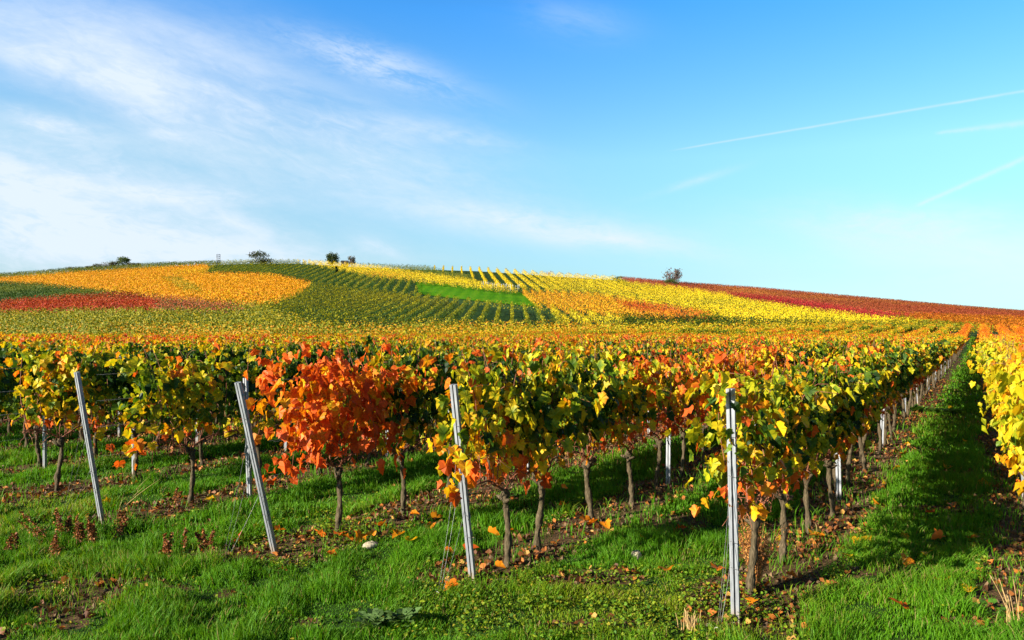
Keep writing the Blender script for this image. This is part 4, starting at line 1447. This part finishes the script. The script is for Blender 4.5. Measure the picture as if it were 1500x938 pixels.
far_tree('slim_tree', 515, 390, 16, 9, 'Slim grey tree on the crest beside the hut', 'tree', GB + DG[:1], 11, 0.5, None, 0.15)
far_tree('small_conifer', 493, 402, 10, 3, 'Tiny dark pointed tree among the hilltop vine rows', 'tree', DG[:1], 12, 0, None, 0.1)
far_tree('bare_tree', 985, 421, 24, 20, 'Nearly bare purplish tree standing above the yellow slope', 'tree', [(0.20, 0.13, 0.13), (0.15, 0.12, 0.08)], 13, 1.0, None, 0.3)
far_tree('bush', 984, 422, 11, 18, 'Green bush at the foot of the bare tree', 'bush', [(0.05, 0.09, 0.015), (0.09, 0.12, 0.02)], 14, 0, None, 0.05, 1.3)
far_tree('bush', 906, 414, 8, 14, 'Dark green bush at the upper edge of the yellow slope', 'bush', DG, 15, 0, None, 0.05, 1.3)
far_tree('bush', 1008, 422, 5, 18, 'Low dark hedge bush right of the bare tree', 'bush', [(0.06, 0.03, 0.015), (0.05, 0.05, 0.015)], 16, 0, None, 0.05)
far_tree('bush', 1090, 431, 5, 20, 'Low olive bush above the crimson vines, left one', 'bush', [(0.11, 0.10, 0.02), (0.07, 0.06, 0.02)], 17, 0, None, 0.05)
far_tree('bush', 1183, 443, 6, 32, 'Long low olive bush above the crimson vines, right one', 'bush', [(0.12, 0.12, 0.02), (0.07, 0.07, 0.02)], 18, 0, None, 0.05, 1.3)


def hut():
    x, y = hill(505, 388)
    root = link('field_hut', None, None, (x, y, float(H(x, y)))); root.scale = (0.75, 0.75, 0.7); tag(root, 'Small dark wooden hut on the hill crest between two trees', 'hut')
    a = Acc(); a.box((0, 0, 0.6), (3.0, 2.4, 3.2)); link('wall', a.mesh('hut_wall', M_DARKWOOD, smooth=False), root)
    a = Acc()
    V = np.array([(-1.8, -1.5, 2.15), (1.8, -1.5, 2.15), (1.8, 1.5, 2.15), (-1.8, 1.5, 2.15), (-1.8, 0, 3.1), (1.8, 0, 3.1)])
    a.add(V, np.array([(0, 1, 5), (0, 5, 4), (2, 3, 4), (2, 4, 5), (1, 2, 5), (3, 0, 4), (0, 2, 1), (0, 3, 2)]))
    link('roof', a.mesh('hut_roof', M_DARKWOOD, smooth=False), root)
    a = Acc(); a.box((0.4, -1.22, 0.95), (0.9, 0.06, 1.8)); link('door', a.mesh('hut_door', M_TWIG, smooth=False), root)


hut()


def tower():
    x, y = hill(320, 390)
    a = Acc(); h = 17 * y / F; s = 0.55
    for sx in (-s, s):
        for sy in (-s, s):
            a.tube([(sx, sy, -0.3), (sx, sy, h)], 0.05, 5)
    for i in range(6):
        z0, z1 = h * i / 6, h * (i + 1) / 6
        for sy in (-s, s):
            a.tube([(-s, sy, z1), (s, sy, z1)], 0.035, 4)
            a.tube([(-s, sy, z0), (s, sy, z1)], 0.03, 4)
        for sx in (-s, s):
            a.tube([(sx, -s, z1), (sx, s, z1)], 0.035, 4)
    o = link('lattice_mast', a.mesh('lattice_mast', M_WIRE), None, (x, y, float(H(x, y))), (0, 0, 0.5))
    tag(o, 'Thin grey lattice mast on the left skyline', 'mast')


tower()

# pale stakes of young vines along the upper edge of the meadow
acc = Acc(); acc.tube([(0, 0, -0.1), (0, 0, 1.7)], 0.05, 6); STK = acc.mesh('stake', M_PALE)
r = np.random.default_rng(91)
for i in range(22):
    px = 706 + i * 2.6 + r.normal(0, 0.4)
    x, y = hill(px, 421.5 + (px - 706) * 0.10 + r.normal(0, 1.0))
    o = link('vine_stake', STK, None, (x, y, float(H(x, y))))
    tag(o, 'Pale stake in the row along the upper edge of the meadow', 'stake', 'pale stakes above the meadow')
